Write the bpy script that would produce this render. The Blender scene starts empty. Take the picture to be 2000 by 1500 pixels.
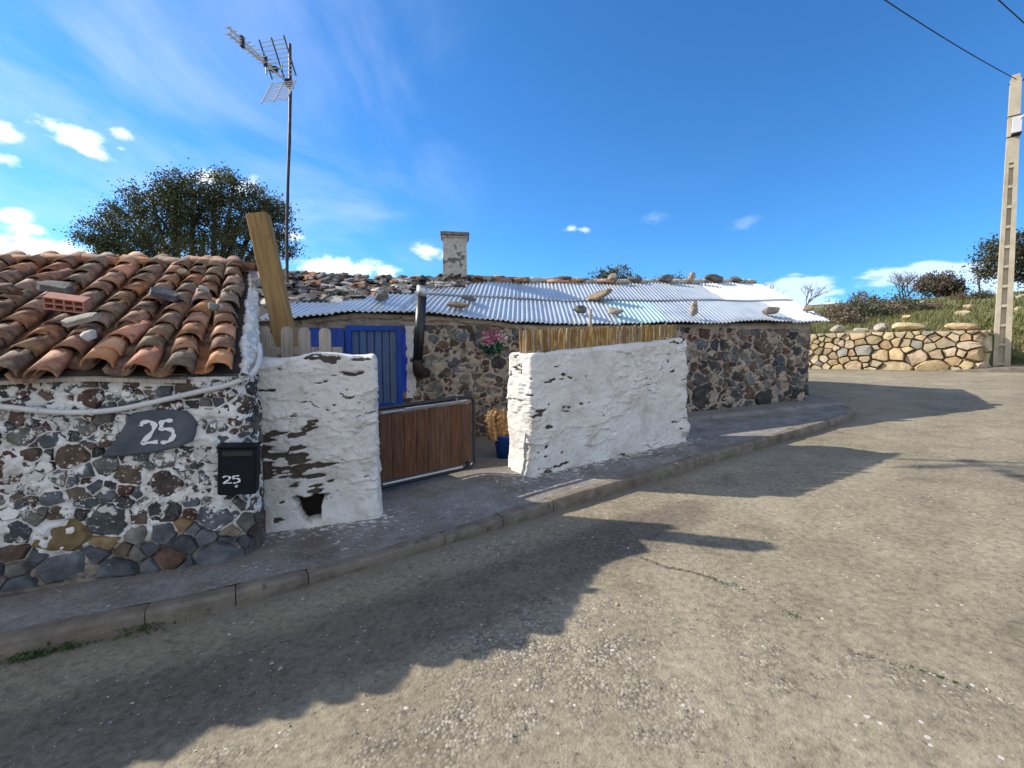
import bpy, math, random
import numpy as np
from mathutils import Vector, Matrix

# ------------------------------------------------------------------ camera, sky, sun, exposure
scn = bpy.context.scene
COL = scn.collection
R = math.radians
scn.cycles.max_bounces = 6
scn.cycles.diffuse_bounces = 3
scn.cycles.glossy_bounces = 3
scn.cycles.caustics_reflective = False
scn.cycles.caustics_refractive = False
cam_d = bpy.data.cameras.new('camera')
cam_d.sensor_width = 36.0
cam_d.lens = 16.2
cam_d.clip_start = 0.05
cam_d.clip_end = 3000
cam = bpy.data.objects.new('camera', cam_d)
cam.location = (0, 0, 1.6)
cam.rotation_euler = (R(86), 0, 0)
COL.objects.link(cam)
scn.camera = cam
scn.view_settings.view_transform = 'Standard'
scn.view_settings.look = 'None'
scn.view_settings.gamma = 1.0
scn.view_settings.use_curve_mapping = False
scn.view_settings.exposure = 0.62

SUN_EL, SUN_AZ = 31.4, -18.0            # elevation; heading of the shadows in plan (0 = +X)
sd = Vector((math.cos(R(SUN_AZ)) * math.cos(R(SUN_EL)), math.sin(R(SUN_AZ)) * math.cos(R(SUN_EL)), -math.sin(R(SUN_EL))))
sun_d = bpy.data.lights.new('sun', 'SUN')
sun_d.energy = 4.7
sun_d.angle = R(0.53)
sun_d.color = (1.0, 0.93, 0.82)
sun = bpy.data.objects.new('sun', sun_d)
sun.rotation_euler = sd.to_track_quat('-Z', 'Y').to_euler()
sun.location = (-20, 8, 20)
COL.objects.link(sun)


class NT:
    """small node builder"""
    def __init__(s, tree):
        s.t = tree
        tree.nodes.clear()

    def n(s, kind, ins=None, out=0, **attrs):
        nd = s.t.nodes.new(kind)
        for k, v in attrs.items():
            setattr(nd, k, v)
        for k, v in (ins or {}).items():
            sock = nd.inputs[k]
            if isinstance(v, bpy.types.NodeSocket):
                s.t.links.new(v, sock)
            else:
                sock.default_value = v
        return nd.outputs[out] if out is not None and len(nd.outputs) > out else nd

    def math(s, op, a, b=0.0, clamp=False):
        return s.n('ShaderNodeMath', {0: a, 1: b}, operation=op, use_clamp=clamp)

    def ramp(s, fac, stops, interp='LINEAR'):
        nd = s.n('ShaderNodeValToRGB', {'Fac': fac}, out=None)
        el = nd.color_ramp.elements
        nd.color_ramp.interpolation = interp
        while len(el) < len(stops):
            el.new(0.5)
        for e, (p, c) in zip(el, stops):
            e.position = p
            e.color = (c[0], c[1], c[2], 1) if hasattr(c, '__len__') else (c, c, c, 1)
        return nd.outputs[0]

    def mix(s, fac, a, b, blend='MIX'):
        nd = s.n('ShaderNodeMix', out=None, data_type='RGBA', blend_type=blend)
        for sock, v in ((nd.inputs[0], fac), (nd.inputs[6], a), (nd.inputs[7], b)):
            if isinstance(v, bpy.types.NodeSocket):
                s.t.links.new(v, sock)
            elif hasattr(v, '__len__'):
                sock.default_value = (v[0], v[1], v[2], 1)
            else:
                sock.default_value = v
        return nd.outputs[2]

    def mrange(s, v, a, b, c=0.0, d=1.0, smooth=True):
        return s.n('ShaderNodeMapRange', {'Value': v, 'From Min': a, 'From Max': b, 'To Min': c, 'To Max': d},
                   interpolation_type='SMOOTHSTEP' if smooth else 'LINEAR')

    def noise(s, vec, scale, detail=6, rough=0.6, out=0, dist=0.0):
        return s.n('ShaderNodeTexNoise', {'Vector': vec, 'Scale': scale, 'Detail': detail, 'Roughness': rough, 'Distortion': dist}, out=out)

    def scl(s, vec, sc, off=(0, 0, 0)):
        return s.n('ShaderNodeMapping', {'Vector': vec, 'Scale': sc, 'Location': off})


def pix_dir(a, el):
    """unit direction from azimuth (deg, clockwise from +Y) and elevation (deg)"""
    return (math.sin(R(a)) * math.cos(R(el)), math.cos(R(a)) * math.cos(R(el)), math.sin(R(el)))


world = bpy.data.worlds.new('World')
scn.world = world
world.use_nodes = True
w = NT(world.node_tree)
sky = w.n('ShaderNodeTexSky', sky_type='NISHITA', sun_disc=False, sun_elevation=R(SUN_EL),
          sun_rotation=math.atan2(-sd.x, -sd.y), altitude=900, air_density=1.0, dust_density=0.35, ozone_density=3.0)
tint = w.mix(1.0, sky, (0.43, 0.98, 1.42), 'MULTIPLY')
dirv = w.n('ShaderNodeTexCoord', out=0)
sep = w.n('ShaderNodeSeparateXYZ', {0: dirv}, out=None)
zz = w.math('MAXIMUM', sep.outputs[2], 0.02)
plan = w.n('ShaderNodeCombineXYZ', {0: w.math('DIVIDE', sep.outputs[0], w.math('ADD', zz, 0.15)),
                                    1: w.math('DIVIDE', sep.outputs[1], w.math('ADD', zz, 0.15)), 2: 0.0})
# thin cirrus veils over the whole sky, thicker to the west
cir = w.noise(w.n('ShaderNodeMapping', {'Vector': plan, 'Scale': (1.7, 1.15, 1.0), 'Rotation': (0, 0, R(-28)), 'Location': (0.35, 0.0, 0.0)}), 1.0, 5, 0.55, dist=0.5)
west = w.mrange(w.n('ShaderNodeVectorMath', {0: dirv, 1: pix_dir(-31, 25)}, operation='DOT_PRODUCT', out=1), 0.88, 0.985)
cirf = w.math('MULTIPLY', w.mrange(cir, 0.38, 0.72), w.math('ADD', w.math('MULTIPLY', west, 0.36), 0.01))
c1 = w.mix(cirf, tint, (6.3, 7.0, 9.2))
# low cumulus bank all round the horizon
bn = w.noise(w.scl(dirv, (5.0, 5.0, 17.0), (2.4, 0.9, 0.4)), 1.0, 5, 0.58)
el_lo = w.mrange(sep.outputs[2], 0.11, 0.22, 0.20, -0.30, smooth=False)
bank = w.mrange(w.math('ADD', bn, el_lo), 0.60, 0.70)
c2 = w.mix(w.math('MULTIPLY', bank, 0.50), c1, (9.2, 9.8, 10.6))
# single small cumulus puffs
pn = w.noise(w.scl(dirv, (16.0, 16.0, 26.0)), 1.0, 5, 0.62)
acc = None
for (a, el, rad, gain) in [(-46.9, 17.1, 0.040, 1.0), (-47.2, 15.6, 0.026, 0.9), (-42.7, 18.1, 0.042, 1.0), (-41.5, 17.4, 0.026, 0.9), (-39.4, 19.4, 0.018, 0.75), (-39.4, 18.2, 0.010, 0.5),
                           (-48.5, 8.6, 0.060, 0.95), (-46.0, 8.4, 0.060, 1.0), (-43.4, 8.3, 0.050, 1.0), (-41.2, 8.0, 0.040, 0.9), (-22.8, 9.3, 0.046, 0.95), (-20.4, 9.6, 0.052, 1.0), (-17.6, 9.4, 0.046, 0.95), (-15.4, 9.0, 0.036, 0.9),
                           (-46.4, 11.2, 0.026, 0.9), (-45.5, 10.3, 0.020, 0.9), (-32.6, 17.0, 0.036, 1.0), (-29.6, 16.4, 0.042, 0.9), (-24.6, 12.6, 0.026, 0.8), (-10.2, 11.9, 0.040, 0.7), (-8.0, 11.4, 0.026, 0.6),
                           (7.1, 14.5, 0.026, 0.85), (8.4, 14.4, 0.018, 0.6), (16.5, 15.1, 0.03, 0.16), (26.3, 13.5, 0.03, 0.12)]:
    dp = w.n('ShaderNodeVectorMath', {0: dirv, 1: pix_dir(a, el)}, operation='SUBTRACT')
    dist = w.n('ShaderNodeVectorMath', {0: w.n('ShaderNodeVectorMath', {0: dp, 1: (0.75, 0.75, 1.6)}, operation='MULTIPLY')}, operation='LENGTH', out=1)
    m = w.mrange(w.math('ADD', dist, w.math('MULTIPLY', w.math('SUBTRACT', pn, 0.5), rad * 2.6)), rad * 0.74, rad * 0.02, 0.0, gain)
    acc = m if acc is None else w.math('MAXIMUM', acc, m)
c3 = w.mix(acc, c2, (9.0, 9.8, 10.4))
# unseen broken cloud added behind the camera as neutral fill light, clearing ahead
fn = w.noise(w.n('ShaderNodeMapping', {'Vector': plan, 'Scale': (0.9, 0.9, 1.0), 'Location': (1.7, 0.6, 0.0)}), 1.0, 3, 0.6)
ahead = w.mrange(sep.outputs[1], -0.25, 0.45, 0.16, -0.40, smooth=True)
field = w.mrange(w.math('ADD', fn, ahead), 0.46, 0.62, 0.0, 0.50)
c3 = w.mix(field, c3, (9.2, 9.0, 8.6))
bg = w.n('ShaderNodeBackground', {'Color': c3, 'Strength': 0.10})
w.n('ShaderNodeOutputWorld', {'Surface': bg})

# ------------------------------------------------------------------ generic helpers
rnd = random.Random(7)
TEX = {}


def link(o, parent=None):
    COL.objects.link(o)
    if parent is not None:
        o.parent = parent
    return o


def tag(o, label=None, cat=None, group=None, kind=None):
    if label:
        o['label'] = label
    if cat:
        o['category'] = cat
    if group:
        o['group'] = group
    if kind:
        o['kind'] = kind
    return o


def empty(name, loc=(0, 0, 0), rz=0.0, parent=None):
    o = bpy.data.objects.new(name, None)
    o.location = loc
    o.rotation_euler = (0, 0, rz)
    o.empty_display_size = 0.1
    return link(o, parent)


def mesh_obj(name, verts, faces, material=None, parent=None, smooth=False, loc=None):
    """faces: list of index tuples"""
    me = bpy.data.meshes.new(name)
    me.from_pydata([tuple(map(float, v)) for v in verts], [], faces)
    if smooth:
        me.polygons.foreach_set('use_smooth', [True] * len(me.polygons))
    me.update()
    if material is not None:
        me.materials.append(material)
    o = bpy.data.objects.new(name, me)
    if loc is not None:
        o.location = loc
    return link(o, parent)


def np_mesh(name, V, F, material, parent=None, smooth=True, attrs=None, fmat=None):
    """V (n,3), F (m,k) numpy arrays, k = 3 or 4"""
    V = np.asarray(V, dtype=np.float32)
    F = np.asarray(F, dtype=np.int32)
    me = bpy.data.meshes.new(name)
    me.vertices.add(len(V))
    me.vertices.foreach_set('co', V.ravel())
    k = F.shape[1]
    me.loops.add(F.size)
    me.loops.foreach_set('vertex_index', F.ravel())
    me.polygons.add(len(F))
    me.polygons.foreach_set('loop_start', np.arange(0, F.size, k, dtype=np.int32))
    me.polygons.foreach_set('loop_total', np.full(len(F), k, dtype=np.int32))
    me.update(calc_edges=True)
    me.polygons.foreach_set('use_smooth', np.full(len(F), smooth, dtype=bool))
    for an, av in (attrs or {}).items():
        at = me.attributes.new(an, 'FLOAT', 'POINT')
        at.data.foreach_set('value', np.asarray(av, dtype=np.float32))
    for m in (material if isinstance(material, (list, tuple)) else [material]):
        me.materials.append(m)
    if fmat is not None:
        me.polygons.foreach_set('material_index', np.asarray(fmat, dtype=np.int32))
    me.update()
    return link(bpy.data.objects.new(name, me), parent)


def _hash(ix, iy, iz, seed):
    h = (ix.astype(np.int64) * 374761393 + iy.astype(np.int64) * 668265263 + iz.astype(np.int64) * 2147483647 + seed * 974634721) & 0xFFFFFFFF
    h = ((h ^ (h >> 13)) * 1274126177) & 0xFFFFFFFF
    h = ((h ^ (h >> 16)) * 2246822519) & 0xFFFFFFFF
    return ((h ^ (h >> 15)) & 0xFFFF) / 32767.5 - 1.0


def vnoise(P, seed=0):
    P = np.asarray(P, dtype=np.float64)
    I = np.floor(P).astype(np.int64)
    f = P - I
    f = f * f * f * (f * (f * 6 - 15) + 10)
    out = 0
    for dx in (0, 1):
        for dy in (0, 1):
            for dz in (0, 1):
                wgt = (f[..., 0] if dx else 1 - f[..., 0]) * (f[..., 1] if dy else 1 - f[..., 1]) * (f[..., 2] if dz else 1 - f[..., 2])
                out = out + wgt * _hash(I[..., 0] + dx, I[..., 1] + dy, I[..., 2] + dz, seed)
    return out


def fbm(P, octv=4, seed=0, gain=0.5):
    P = np.asarray(P, dtype=np.float64)
    a, s, o = 1.0, 0.0, 0.0
    for i in range(octv):
        o = o + a * vnoise(P * (2.03 ** i) + 17.3 * i, seed + i)
        s += a
        a *= gain
    return o / s


def grid_faces(nu, nv, base=0):
    """quads of a grid stored row-major with index u*nv+v"""
    a = np.arange(nu - 1)[:, None] * nv + np.arange(nv - 1)[None, :]
    return np.stack([a, a + nv, a + nv + 1, a + 1], -1).reshape(-1, 4) + base


def gz(x, y):
    """height of the road: an even slope up to the right and back, levelling off far away"""
    x = np.asarray(x, float)
    y = np.asarray(y, float)
    xs = np.where(x > 18, 18 + 6 * np.tanh((x - 18) / 6), np.where(x < -12, -12 + 5 * np.tanh((x + 12) / 5), x))
    ys = np.where(y > 24, 24 + 8 * np.tanh((y - 24) / 8), np.where(y < -8, -8 + 5 * np.tanh((y + 8) / 5), y))
    return 0.05 * xs + 0.03 * ys


def gzf(x, y):
    return float(gz(x, y))


# ------------------------------------------------------------------ materials
def pmat(name, stops, scale=4.0, rough=0.85, bump=0.35, bscale=45.0, bdist=0.01, coord='obj', stretch=(1, 1, 1), patches=(), rand=0.16,
         hue=0.012, metal=0.0, attrs=(), spec=0.3, detail=4, nrough=0.62, speck=None, translucent=None, soot=False):
    """stops: ramp over noise; patches: (colour, scale, lo, hi[, stretch]) laid over in order; attrs: (attribute, colour, lo, hi)"""
    m = bpy.data.materials.new(name)
    m.use_nodes = True
    g = NT(m.node_tree)
    info = g.n('ShaderNodeObjectInfo', out=None)
    if coord == 'obj':
        tc = g.n('ShaderNodeTexCoord', out=3)
        off = g.math('MULTIPLY', info.outputs['Random'], 53.0)
        vec = g.n('ShaderNodeVectorMath', {0: tc, 1: g.n('ShaderNodeCombineXYZ', {0: off, 1: off, 2: off})}, operation='ADD')
    else:
        vec = g.n('ShaderNodeNewGeometry', out=0)
    nz = g.noise(g.scl(vec, stretch), scale, detail, nrough)
    col = g.ramp(g.mrange(nz, 0.25, 0.75, smooth=False), stops)
    if speck:
        sc, amt = speck
        vo = g.n('ShaderNodeTexVoronoi', {'Vector': vec, 'Scale': sc}, out=1)
        vs = g.n('ShaderNodeSeparateXYZ', {0: vo})
        col = g.mix(1.0, col, g.ramp(vs, [(0, 1 - amt), (0.5, 1.0), (0.85, 1.0 + amt * 0.4), (1.0, 1.0 + amt * 1.3)]), 'MULTIPLY')
    for p in patches:
        pc, ps, lo, hi = p[:4]
        st = p[4] if len(p) > 4 else (1, 1, 1)
        pn = g.noise(g.scl(vec, st, (3.1 * ps % 5, 7.7, 1.9)), ps, 5, 0.66)
        col = g.mix(g.mrange(pn, lo, hi), col, pc)
    if soot:
        # lichen and soot that run across neighbouring pieces
        wp = g.n('ShaderNodeNewGeometry', out=0)
        s1 = g.noise(wp, 5.5, 4, 0.65)
        col = g.mix(g.mrange(s1, 0.50, 0.66, 0.0, 0.72), col, (0.062, 0.050, 0.040))
        s2 = g.noise(g.scl(wp, (1, 1, 1), (9.1, 3.3, 0)), 13.0, 4, 0.7)
        col = g.mix(g.mrange(s2, 0.60, 0.68, 0.0, 0.6), col, (0.30, 0.285, 0.225))
    for (an, ac, lo, hi) in attrs:
        af = g.n('ShaderNodeAttribute', out=2, attribute_name=an)
        af = g.math('ADD', af, g.math('MULTIPLY', g.math('SUBTRACT', g.noise(vec, 42.0, 4, 0.7), 0.5), 1.1 if an == 'wear' else 0.3))
        col = g.mix(g.mrange(af, lo, hi), col, ac)
    if rand:
        r2 = g.n('ShaderNodeSeparateXYZ', {0: g.n('ShaderNodeTexWhiteNoise', {'W': info.outputs['Random']}, out=1, noise_dimensions='1D')}, out=None)
        col = g.n('ShaderNodeHueSaturation', {'Color': col, 'Hue': g.mrange(r2.outputs[1], 0, 1, 0.5 - hue, 0.5 + hue, smooth=False),
                                             'Saturation': g.mrange(r2.outputs[2], 0, 1, 1 - rand, 1 + rand, smooth=False),
                                             'Value': g.mrange(r2.outputs[0], 0, 1, 1 - rand, 1 + rand, smooth=False)})
    bs = g.n('ShaderNodeBsdfPrincipled', {'Base Color': col, 'Roughness': rough, 'Metallic': metal, 'Specular IOR Level': spec}, out=None)
    if bump:
        b1 = g.noise(vec, bscale, 3, 0.7)
        b2 = g.noise(vec, bscale * 0.22, 2, 0.6)
        h = g.math('ADD', b1, g.math('MULTIPLY', b2, 1.5))
        nb = g.n('ShaderNodeBump', {'Height': h, 'Strength': bump, 'Distance': bdist})
        g.t.links.new(nb, bs.inputs['Normal'])
    surf = bs.outputs[0]
    if translucent:
        tr = g.n('ShaderNodeBsdfTranslucent', {'Color': col})
        surf = g.n('ShaderNodeMixShader', {0: translucent, 1: surf, 2: tr})
    g.n('ShaderNodeOutputMaterial', {'Surface': surf})
    return m


WHITE = (0.74, 0.72, 0.68)
M = {}
M['mortar_white'] = pmat('whitewashed mortar', [(0, (0.48, 0.44, 0.39)), (0.35, (0.66, 0.63, 0.59)), (0.6, (0.75, 0.73, 0.69)), (1, (0.80, 0.79, 0.76))], 9, coord='pos', rand=0,
                         bump=0.6, bscale=60, patches=[((0.20, 0.16, 0.12), 14, 0.60, 0.68), ((0.10, 0.085, 0.07), 30, 0.64, 0.70)],
                         attrs=[('low', (0.24, 0.20, 0.155), 0.25, 0.8)])
wash = ((0.70, 0.68, 0.64), 7.5, 0.54, 0.585)
wash2 = ((0.66, 0.63, 0.58), 34, 0.60, 0.66)
SL = [('brown', [(0, (0.038, 0.026, 0.019)), (0.5, (0.095, 0.066, 0.046)), (1, (0.18, 0.13, 0.095))]),
      ('rust', [(0, (0.040, 0.020, 0.016)), (0.5, (0.095, 0.050, 0.038)), (1, (0.16, 0.095, 0.07))]),
      ('slate', [(0, (0.040, 0.042, 0.046)), (0.5, (0.088, 0.094, 0.102)), (1, (0.17, 0.18, 0.19))]),
      ('grey', [(0, (0.06, 0.055, 0.048)), (0.5, (0.14, 0.13, 0.115)), (1, (0.25, 0.235, 0.21))]),
      ('ochre', [(0, (0.10, 0.065, 0.035)), (0.5, (0.22, 0.16, 0.10)), (1, (0.34, 0.27, 0.18))]),
      ('dark', [(0, (0.018, 0.018, 0.018)), (0.5, (0.05, 0.047, 0.045)), (1, (0.11, 0.105, 0.10))])]
for nm, st in SL:
    M['washed_' + nm] = pmat('lime flecked %s stone' % nm, st, 11, bump=0.55, bscale=55, coord='pos', patches=[wash, wash2], rand=0.22)
    M['bare_' + nm] = pmat('bare %s stone' % nm, st, 9, bump=0.5, bscale=50, rand=0.25, patches=[((0.36, 0.32, 0.26), 18, 0.66, 0.74)])
M['mortar_tan'] = pmat('tan lime mortar', [(0, (0.20, 0.155, 0.115)), (0.5, (0.34, 0.28, 0.215)), (1, (0.44, 0.375, 0.30))], 5, coord='pos', rand=0, bump=0.6, bscale=45,
                       patches=[((0.13, 0.09, 0.06), 9, 0.58, 0.68), ((0.46, 0.41, 0.34), 6, 0.66, 0.74)])
M['limewash'] = pmat('old flaking limewash', [(0, (0.46, 0.42, 0.36)), (0.35, (0.64, 0.61, 0.56)), (0.6, (0.70, 0.675, 0.63)), (1, (0.77, 0.75, 0.71))], 4, coord='pos', rand=0, bump=0.8, bscale=55, bdist=0.010,
                     patches=[((0.50, 0.44, 0.35), 5, 0.61, 0.74, (1, 1, 1.6)), ((0.44, 0.40, 0.34), 16, 0.60, 0.70, (1, 1, 1.8)), ((0.07, 0.058, 0.047), 22, 0.665, 0.70, (1, 1, 2.2))],
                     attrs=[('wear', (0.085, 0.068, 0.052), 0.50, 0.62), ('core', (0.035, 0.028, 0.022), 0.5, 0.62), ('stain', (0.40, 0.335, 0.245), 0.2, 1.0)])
M['plaster'] = pmat('chimney plaster', [(0, (0.34, 0.31, 0.27)), (0.5, (0.48, 0.45, 0.39)), (1, (0.58, 0.55, 0.49))], 5, rand=0.08, bump=0.4,
                    patches=[((0.15, 0.135, 0.12), 4.6, 0.55, 0.58), ((0.30, 0.27, 0.23), 9, 0.58, 0.66)])
M['terracotta'] = pmat('terracotta tile', [(0, (0.15, 0.072, 0.038)), (0.4, (0.32, 0.148, 0.074)), (0.75, (0.43, 0.218, 0.115)), (1, (0.48, 0.29, 0.17))], 9, bump=0.4, bscale=60, rand=0.14, hue=0.006, soot=True,
                       patches=[((0.10, 0.07, 0.055), 6, 0.52, 0.66), ((0.40, 0.37, 0.31), 34, 0.65, 0.71), ((0.05, 0.045, 0.04), 16, 0.62, 0.70)])
M['tile_brown'] = pmat('weathered brown tile', [(0, (0.10, 0.058, 0.038)), (0.5, (0.25, 0.140, 0.090)), (1, (0.38, 0.235, 0.135))], 9, bump=0.45, bscale=60, rand=0.18, hue=0.006, soot=True,
                       patches=[((0.07, 0.066, 0.052), 8, 0.54, 0.66), ((0.34, 0.33, 0.27), 30, 0.65, 0.71)])
M['tile_lichen'] = pmat('lichened tile', [(0, (0.095, 0.066, 0.046)), (0.5, (0.215, 0.150, 0.100)), (1, (0.33, 0.25, 0.16))], 10, bump=0.45, bscale=60, rand=0.16, hue=0.006, soot=True,
                        patches=[((0.28, 0.13, 0.08), 7, 0.53, 0.62), ((0.34, 0.33, 0.27), 26, 0.62, 0.70), ((0.06, 0.055, 0.045), 12, 0.60, 0.68)])
M['tile_orange'] = pmat('fresh orange tile', [(0, (0.36, 0.15, 0.075)), (0.5, (0.50, 0.235, 0.125)), (1, (0.58, 0.33, 0.20))], 8, bump=0.3, bscale=60, rand=0.14,
                        patches=[((0.16, 0.11, 0.08), 10, 0.60, 0.70)])
M['brick'] = pmat('hollow brick clay', [(0, (0.46, 0.20, 0.14)), (1, (0.58, 0.30, 0.22))], 14, bump=0.2, rand=0.05)
M['wood_dark'] = pmat('brown stained boards', [(0, (0.045, 0.020, 0.011)), (0.45, (0.105, 0.048, 0.025)), (0.7, (0.14, 0.066, 0.035)), (1, (0.175, 0.09, 0.05))], 5, stretch=(9, 9, 0.7), bump=0.3, bscale=30, rand=0.07, hue=0.004, rough=0.7)
M['timber'] = pmat('sawn yellow timber', [(0, (0.17, 0.092, 0.038)), (0.5, (0.285, 0.162, 0.070)), (1, (0.38, 0.24, 0.115))], 3.5, stretch=(7, 7, 0.5), bump=0.25, bscale=30, rand=0.05,
                   patches=[((0.13, 0.07, 0.03), 4, 0.64, 0.70)])
M['picket'] = pmat('greyed picket wood', [(0, (0.25, 0.20, 0.155)), (0.5, (0.40, 0.335, 0.27)), (1, (0.50, 0.435, 0.36))], 4, stretch=(9, 9, 0.8), bump=0.3, rand=0.10,
                   patches=[((0.16, 0.11, 0.07), 6, 0.64, 0.70)])
M['cane'] = pmat('dry cane', [(0, (0.15, 0.088, 0.036)), (0.5, (0.30, 0.195, 0.088)), (1, (0.50, 0.38, 0.22))], 6, stretch=(3, 3, 1.2), bump=0.2, rand=0.30)
M['blue'] = pmat('blue gloss paint', [(0, (0.008, 0.03, 0.20)), (0.5, (0.012, 0.055, 0.34)), (1, (0.02, 0.075, 0.42))], 3, rough=0.5, bump=0.1, rand=0.06)
M['blue_wash'] = pmat('violet blue limewash', [(0, (0.03, 0.05, 0.42)), (1, (0.06, 0.09, 0.60))], 5, bump=0.4, rand=0)
M['blue_slat'] = pmat('grey blue door slats', [(0, (0.045, 0.085, 0.19)), (1, (0.085, 0.135, 0.26))], 4, stretch=(4, 4, 0.5), rough=0.6, bump=0.1, rand=0.10)
M['black_metal'] = pmat('black enamel', [(0, (0.008, 0.009, 0.010)), (1, (0.018, 0.019, 0.021))], 5, rough=0.36, bump=0.05, rand=0, spec=0.5)
M['letterbox'] = pmat('letterbox lacquer', [(0, (0.006, 0.008, 0.011)), (1, (0.011, 0.014, 0.018))], 5, rough=0.6, bump=0.04, rand=0, spec=0.15)
M['rust_metal'] = pmat('rusted elbow', [(0, (0.012, 0.009, 0.008)), (0.6, (0.032, 0.019, 0.015)), (1, (0.07, 0.036, 0.024))], 12, rough=0.6, bump=0.2, rand=0)
M['steel'] = pmat('galvanised steel bar', [(0, (0.42, 0.43, 0.44)), (1, (0.60, 0.61, 0.62))], 8, rough=0.42, bump=0.1, rand=0.05, metal=0.7)
M['alu'] = pmat('antenna aluminium', [(0, (0.55, 0.56, 0.58)), (1, (0.70, 0.71, 0.73))], 8, rough=0.4, bump=0, rand=0.04, metal=0.5)
M['mast'] = pmat('dark mast', [(0, (0.035, 0.03, 0.035)), (0.5, (0.075, 0.06, 0.065)), (1, (0.16, 0.13, 0.13))], 6, rough=0.5, bump=0.1, rand=0, metal=0.3)
M['zinc'] = pmat('zinc corrugated sheet', [(0, (0.46, 0.50, 0.52)), (0.5, (0.60, 0.64, 0.66)), (1, (0.70, 0.74, 0.75))], 2.2, rough=0.36, bump=0.10, bscale=20, rand=0.07, hue=0.004, metal=0.45,
                 patches=[((0.33, 0.34, 0.34), 2.5, 0.62, 0.72, (3, 0.6, 1))])
M['zinc_white'] = pmat('white corrugated sheet', [(0, (0.66, 0.70, 0.72)), (1, (0.80, 0.83, 0.84))], 2, rough=0.45, bump=0.08, bscale=20, rand=0.04, metal=0.1)
M['zinc_green'] = pmat('pale aqua corrugated sheet', [(0, (0.42, 0.60, 0.60)), (1, (0.56, 0.72, 0.70))], 2, rough=0.42, bump=0.08, bscale=20, rand=0.04, metal=0.25)
M['conduit'] = pmat('white plastic hose', [(0, (0.52, 0.51, 0.49)), (1, (0.68, 0.67, 0.65))], 6, rough=0.5, bump=0.05, rand=0)
M['slab'] = pmat('dark slate plaque', [(0, (0.055, 0.062, 0.072)), (0.5, (0.085, 0.097, 0.112)), (1, (0.13, 0.142, 0.155))], 7, bump=0.25, rand=0)
M['paint_white'] = pmat('white paint', [(0, (0.70, 0.72, 0.74)), (1, (0.82, 0.83, 0.84))], 30, bump=0.2, rand=0)
M['concrete_pole'] = pmat('pole concrete', [(0, (0.36, 0.31, 0.22)), (0.5, (0.47, 0.41, 0.30)), (1, (0.55, 0.49, 0.37))], 3, bump=0.25, rand=0.04)
M['kerb'] = pmat('kerb concrete', [(0, (0.105, 0.088, 0.065)), (0.5, (0.18, 0.152, 0.115)), (1, (0.25, 0.215, 0.165))], 7, bump=0.5, bscale=55, rand=0.10, hue=0.004,
                 patches=[((0.09, 0.08, 0.065), 9, 0.58, 0.70), ((0.48, 0.45, 0.40), 40, 0.70, 0.75)])
M['granite'] = pmat('pale tan field stone', [(0, (0.27, 0.20, 0.115)), (0.5, (0.46, 0.35, 0.21)), (1, (0.58, 0.46, 0.30))], 4, bump=0.4, bscale=22, bdist=0.03, rand=0.16, patches=[((0.20, 0.18, 0.14), 5, 0.60, 0.72)])
M['granite_grey'] = pmat('grey lichened field stone', [(0, (0.20, 0.18, 0.14)), (0.5, (0.33, 0.30, 0.24)), (1, (0.44, 0.40, 0.32))], 4, bump=0.4, bscale=22, bdist=0.03, rand=0.16)
M['earth'] = pmat('earth and moss fill', [(0, (0.10, 0.085, 0.05)), (0.5, (0.19, 0.16, 0.10)), (1, (0.27, 0.23, 0.14))], 3, coord='pos', bump=0.6, rand=0)
M['bark'] = pmat('holm oak bark', [(0, (0.03, 0.025, 0.02)), (1, (0.10, 0.085, 0.07))], 8, stretch=(3, 3, 0.6), bump=0.6, rand=0.05)
M['twig'] = pmat('bare winter twigs', [(0, (0.10, 0.075, 0.055)), (1, (0.20, 0.155, 0.12))], 2, bump=0, rand=0.1)
LEAFOLD = dict(bump=0, rough=0.55, spec=0.35, coord='pos')
M['leaf_oak'] = pmat('holm oak leaves', [(0, (0.028, 0.036, 0.014)), (0.45, (0.065, 0.078, 0.028)), (0.75, (0.115, 0.120, 0.042)), (1, (0.17, 0.165, 0.065))], 1.3, rand=0, translucent=0.18, **LEAFOLD)
M['leaf_far'] = pmat('far evergreen leaves', [(0, (0.034, 0.038, 0.020)), (0.5, (0.072, 0.074, 0.038)), (1, (0.12, 0.115, 0.062))], 0.9, rand=0.2, translucent=0.15, **LEAFOLD)
M['leaf_brown'] = pmat('dry scrub leaves', [(0, (0.075, 0.055, 0.032)), (0.5, (0.145, 0.108, 0.065)), (1, (0.22, 0.17, 0.105))], 0.9, rand=0.2, translucent=0.15, **LEAFOLD)
M['leaf_grass'] = pmat('winter grass blades', [(0, (0.080, 0.095, 0.026)), (0.45, (0.145, 0.150, 0.045)), (0.68, (0.22, 0.195, 0.080)), (1, (0.30, 0.25, 0.13))], 0.7, rand=0, translucent=0.2, **LEAFOLD)
M['leaf_weed'] = pmat('green weeds', [(0, (0.02, 0.05, 0.01)), (1, (0.07, 0.13, 0.03))], 9, rand=0, translucent=0.25, **LEAFOLD)
M['petal'] = pmat('pink petals', [(0, (0.42, 0.10, 0.20)), (1, (0.70, 0.32, 0.42))], 20, bump=0, rand=0.1, translucent=0.2)
M['petal_white'] = pmat('pale petals', [(0, (0.60, 0.52, 0.50)), (1, (0.75, 0.70, 0.68))], 20, bump=0, rand=0.1)
M['leaf_plastic'] = pmat('dark green leaves', [(0, (0.01, 0.05, 0.03)), (1, (0.02, 0.10, 0.06))], 10, bump=0, rand=0.1, rough=0.5)
M['bucket'] = pmat('blue plastic', [(0, (0.006, 0.035, 0.16)), (1, (0.010, 0.055, 0.24))], 4, rough=0.4, bump=0.05, rand=0)
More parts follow.
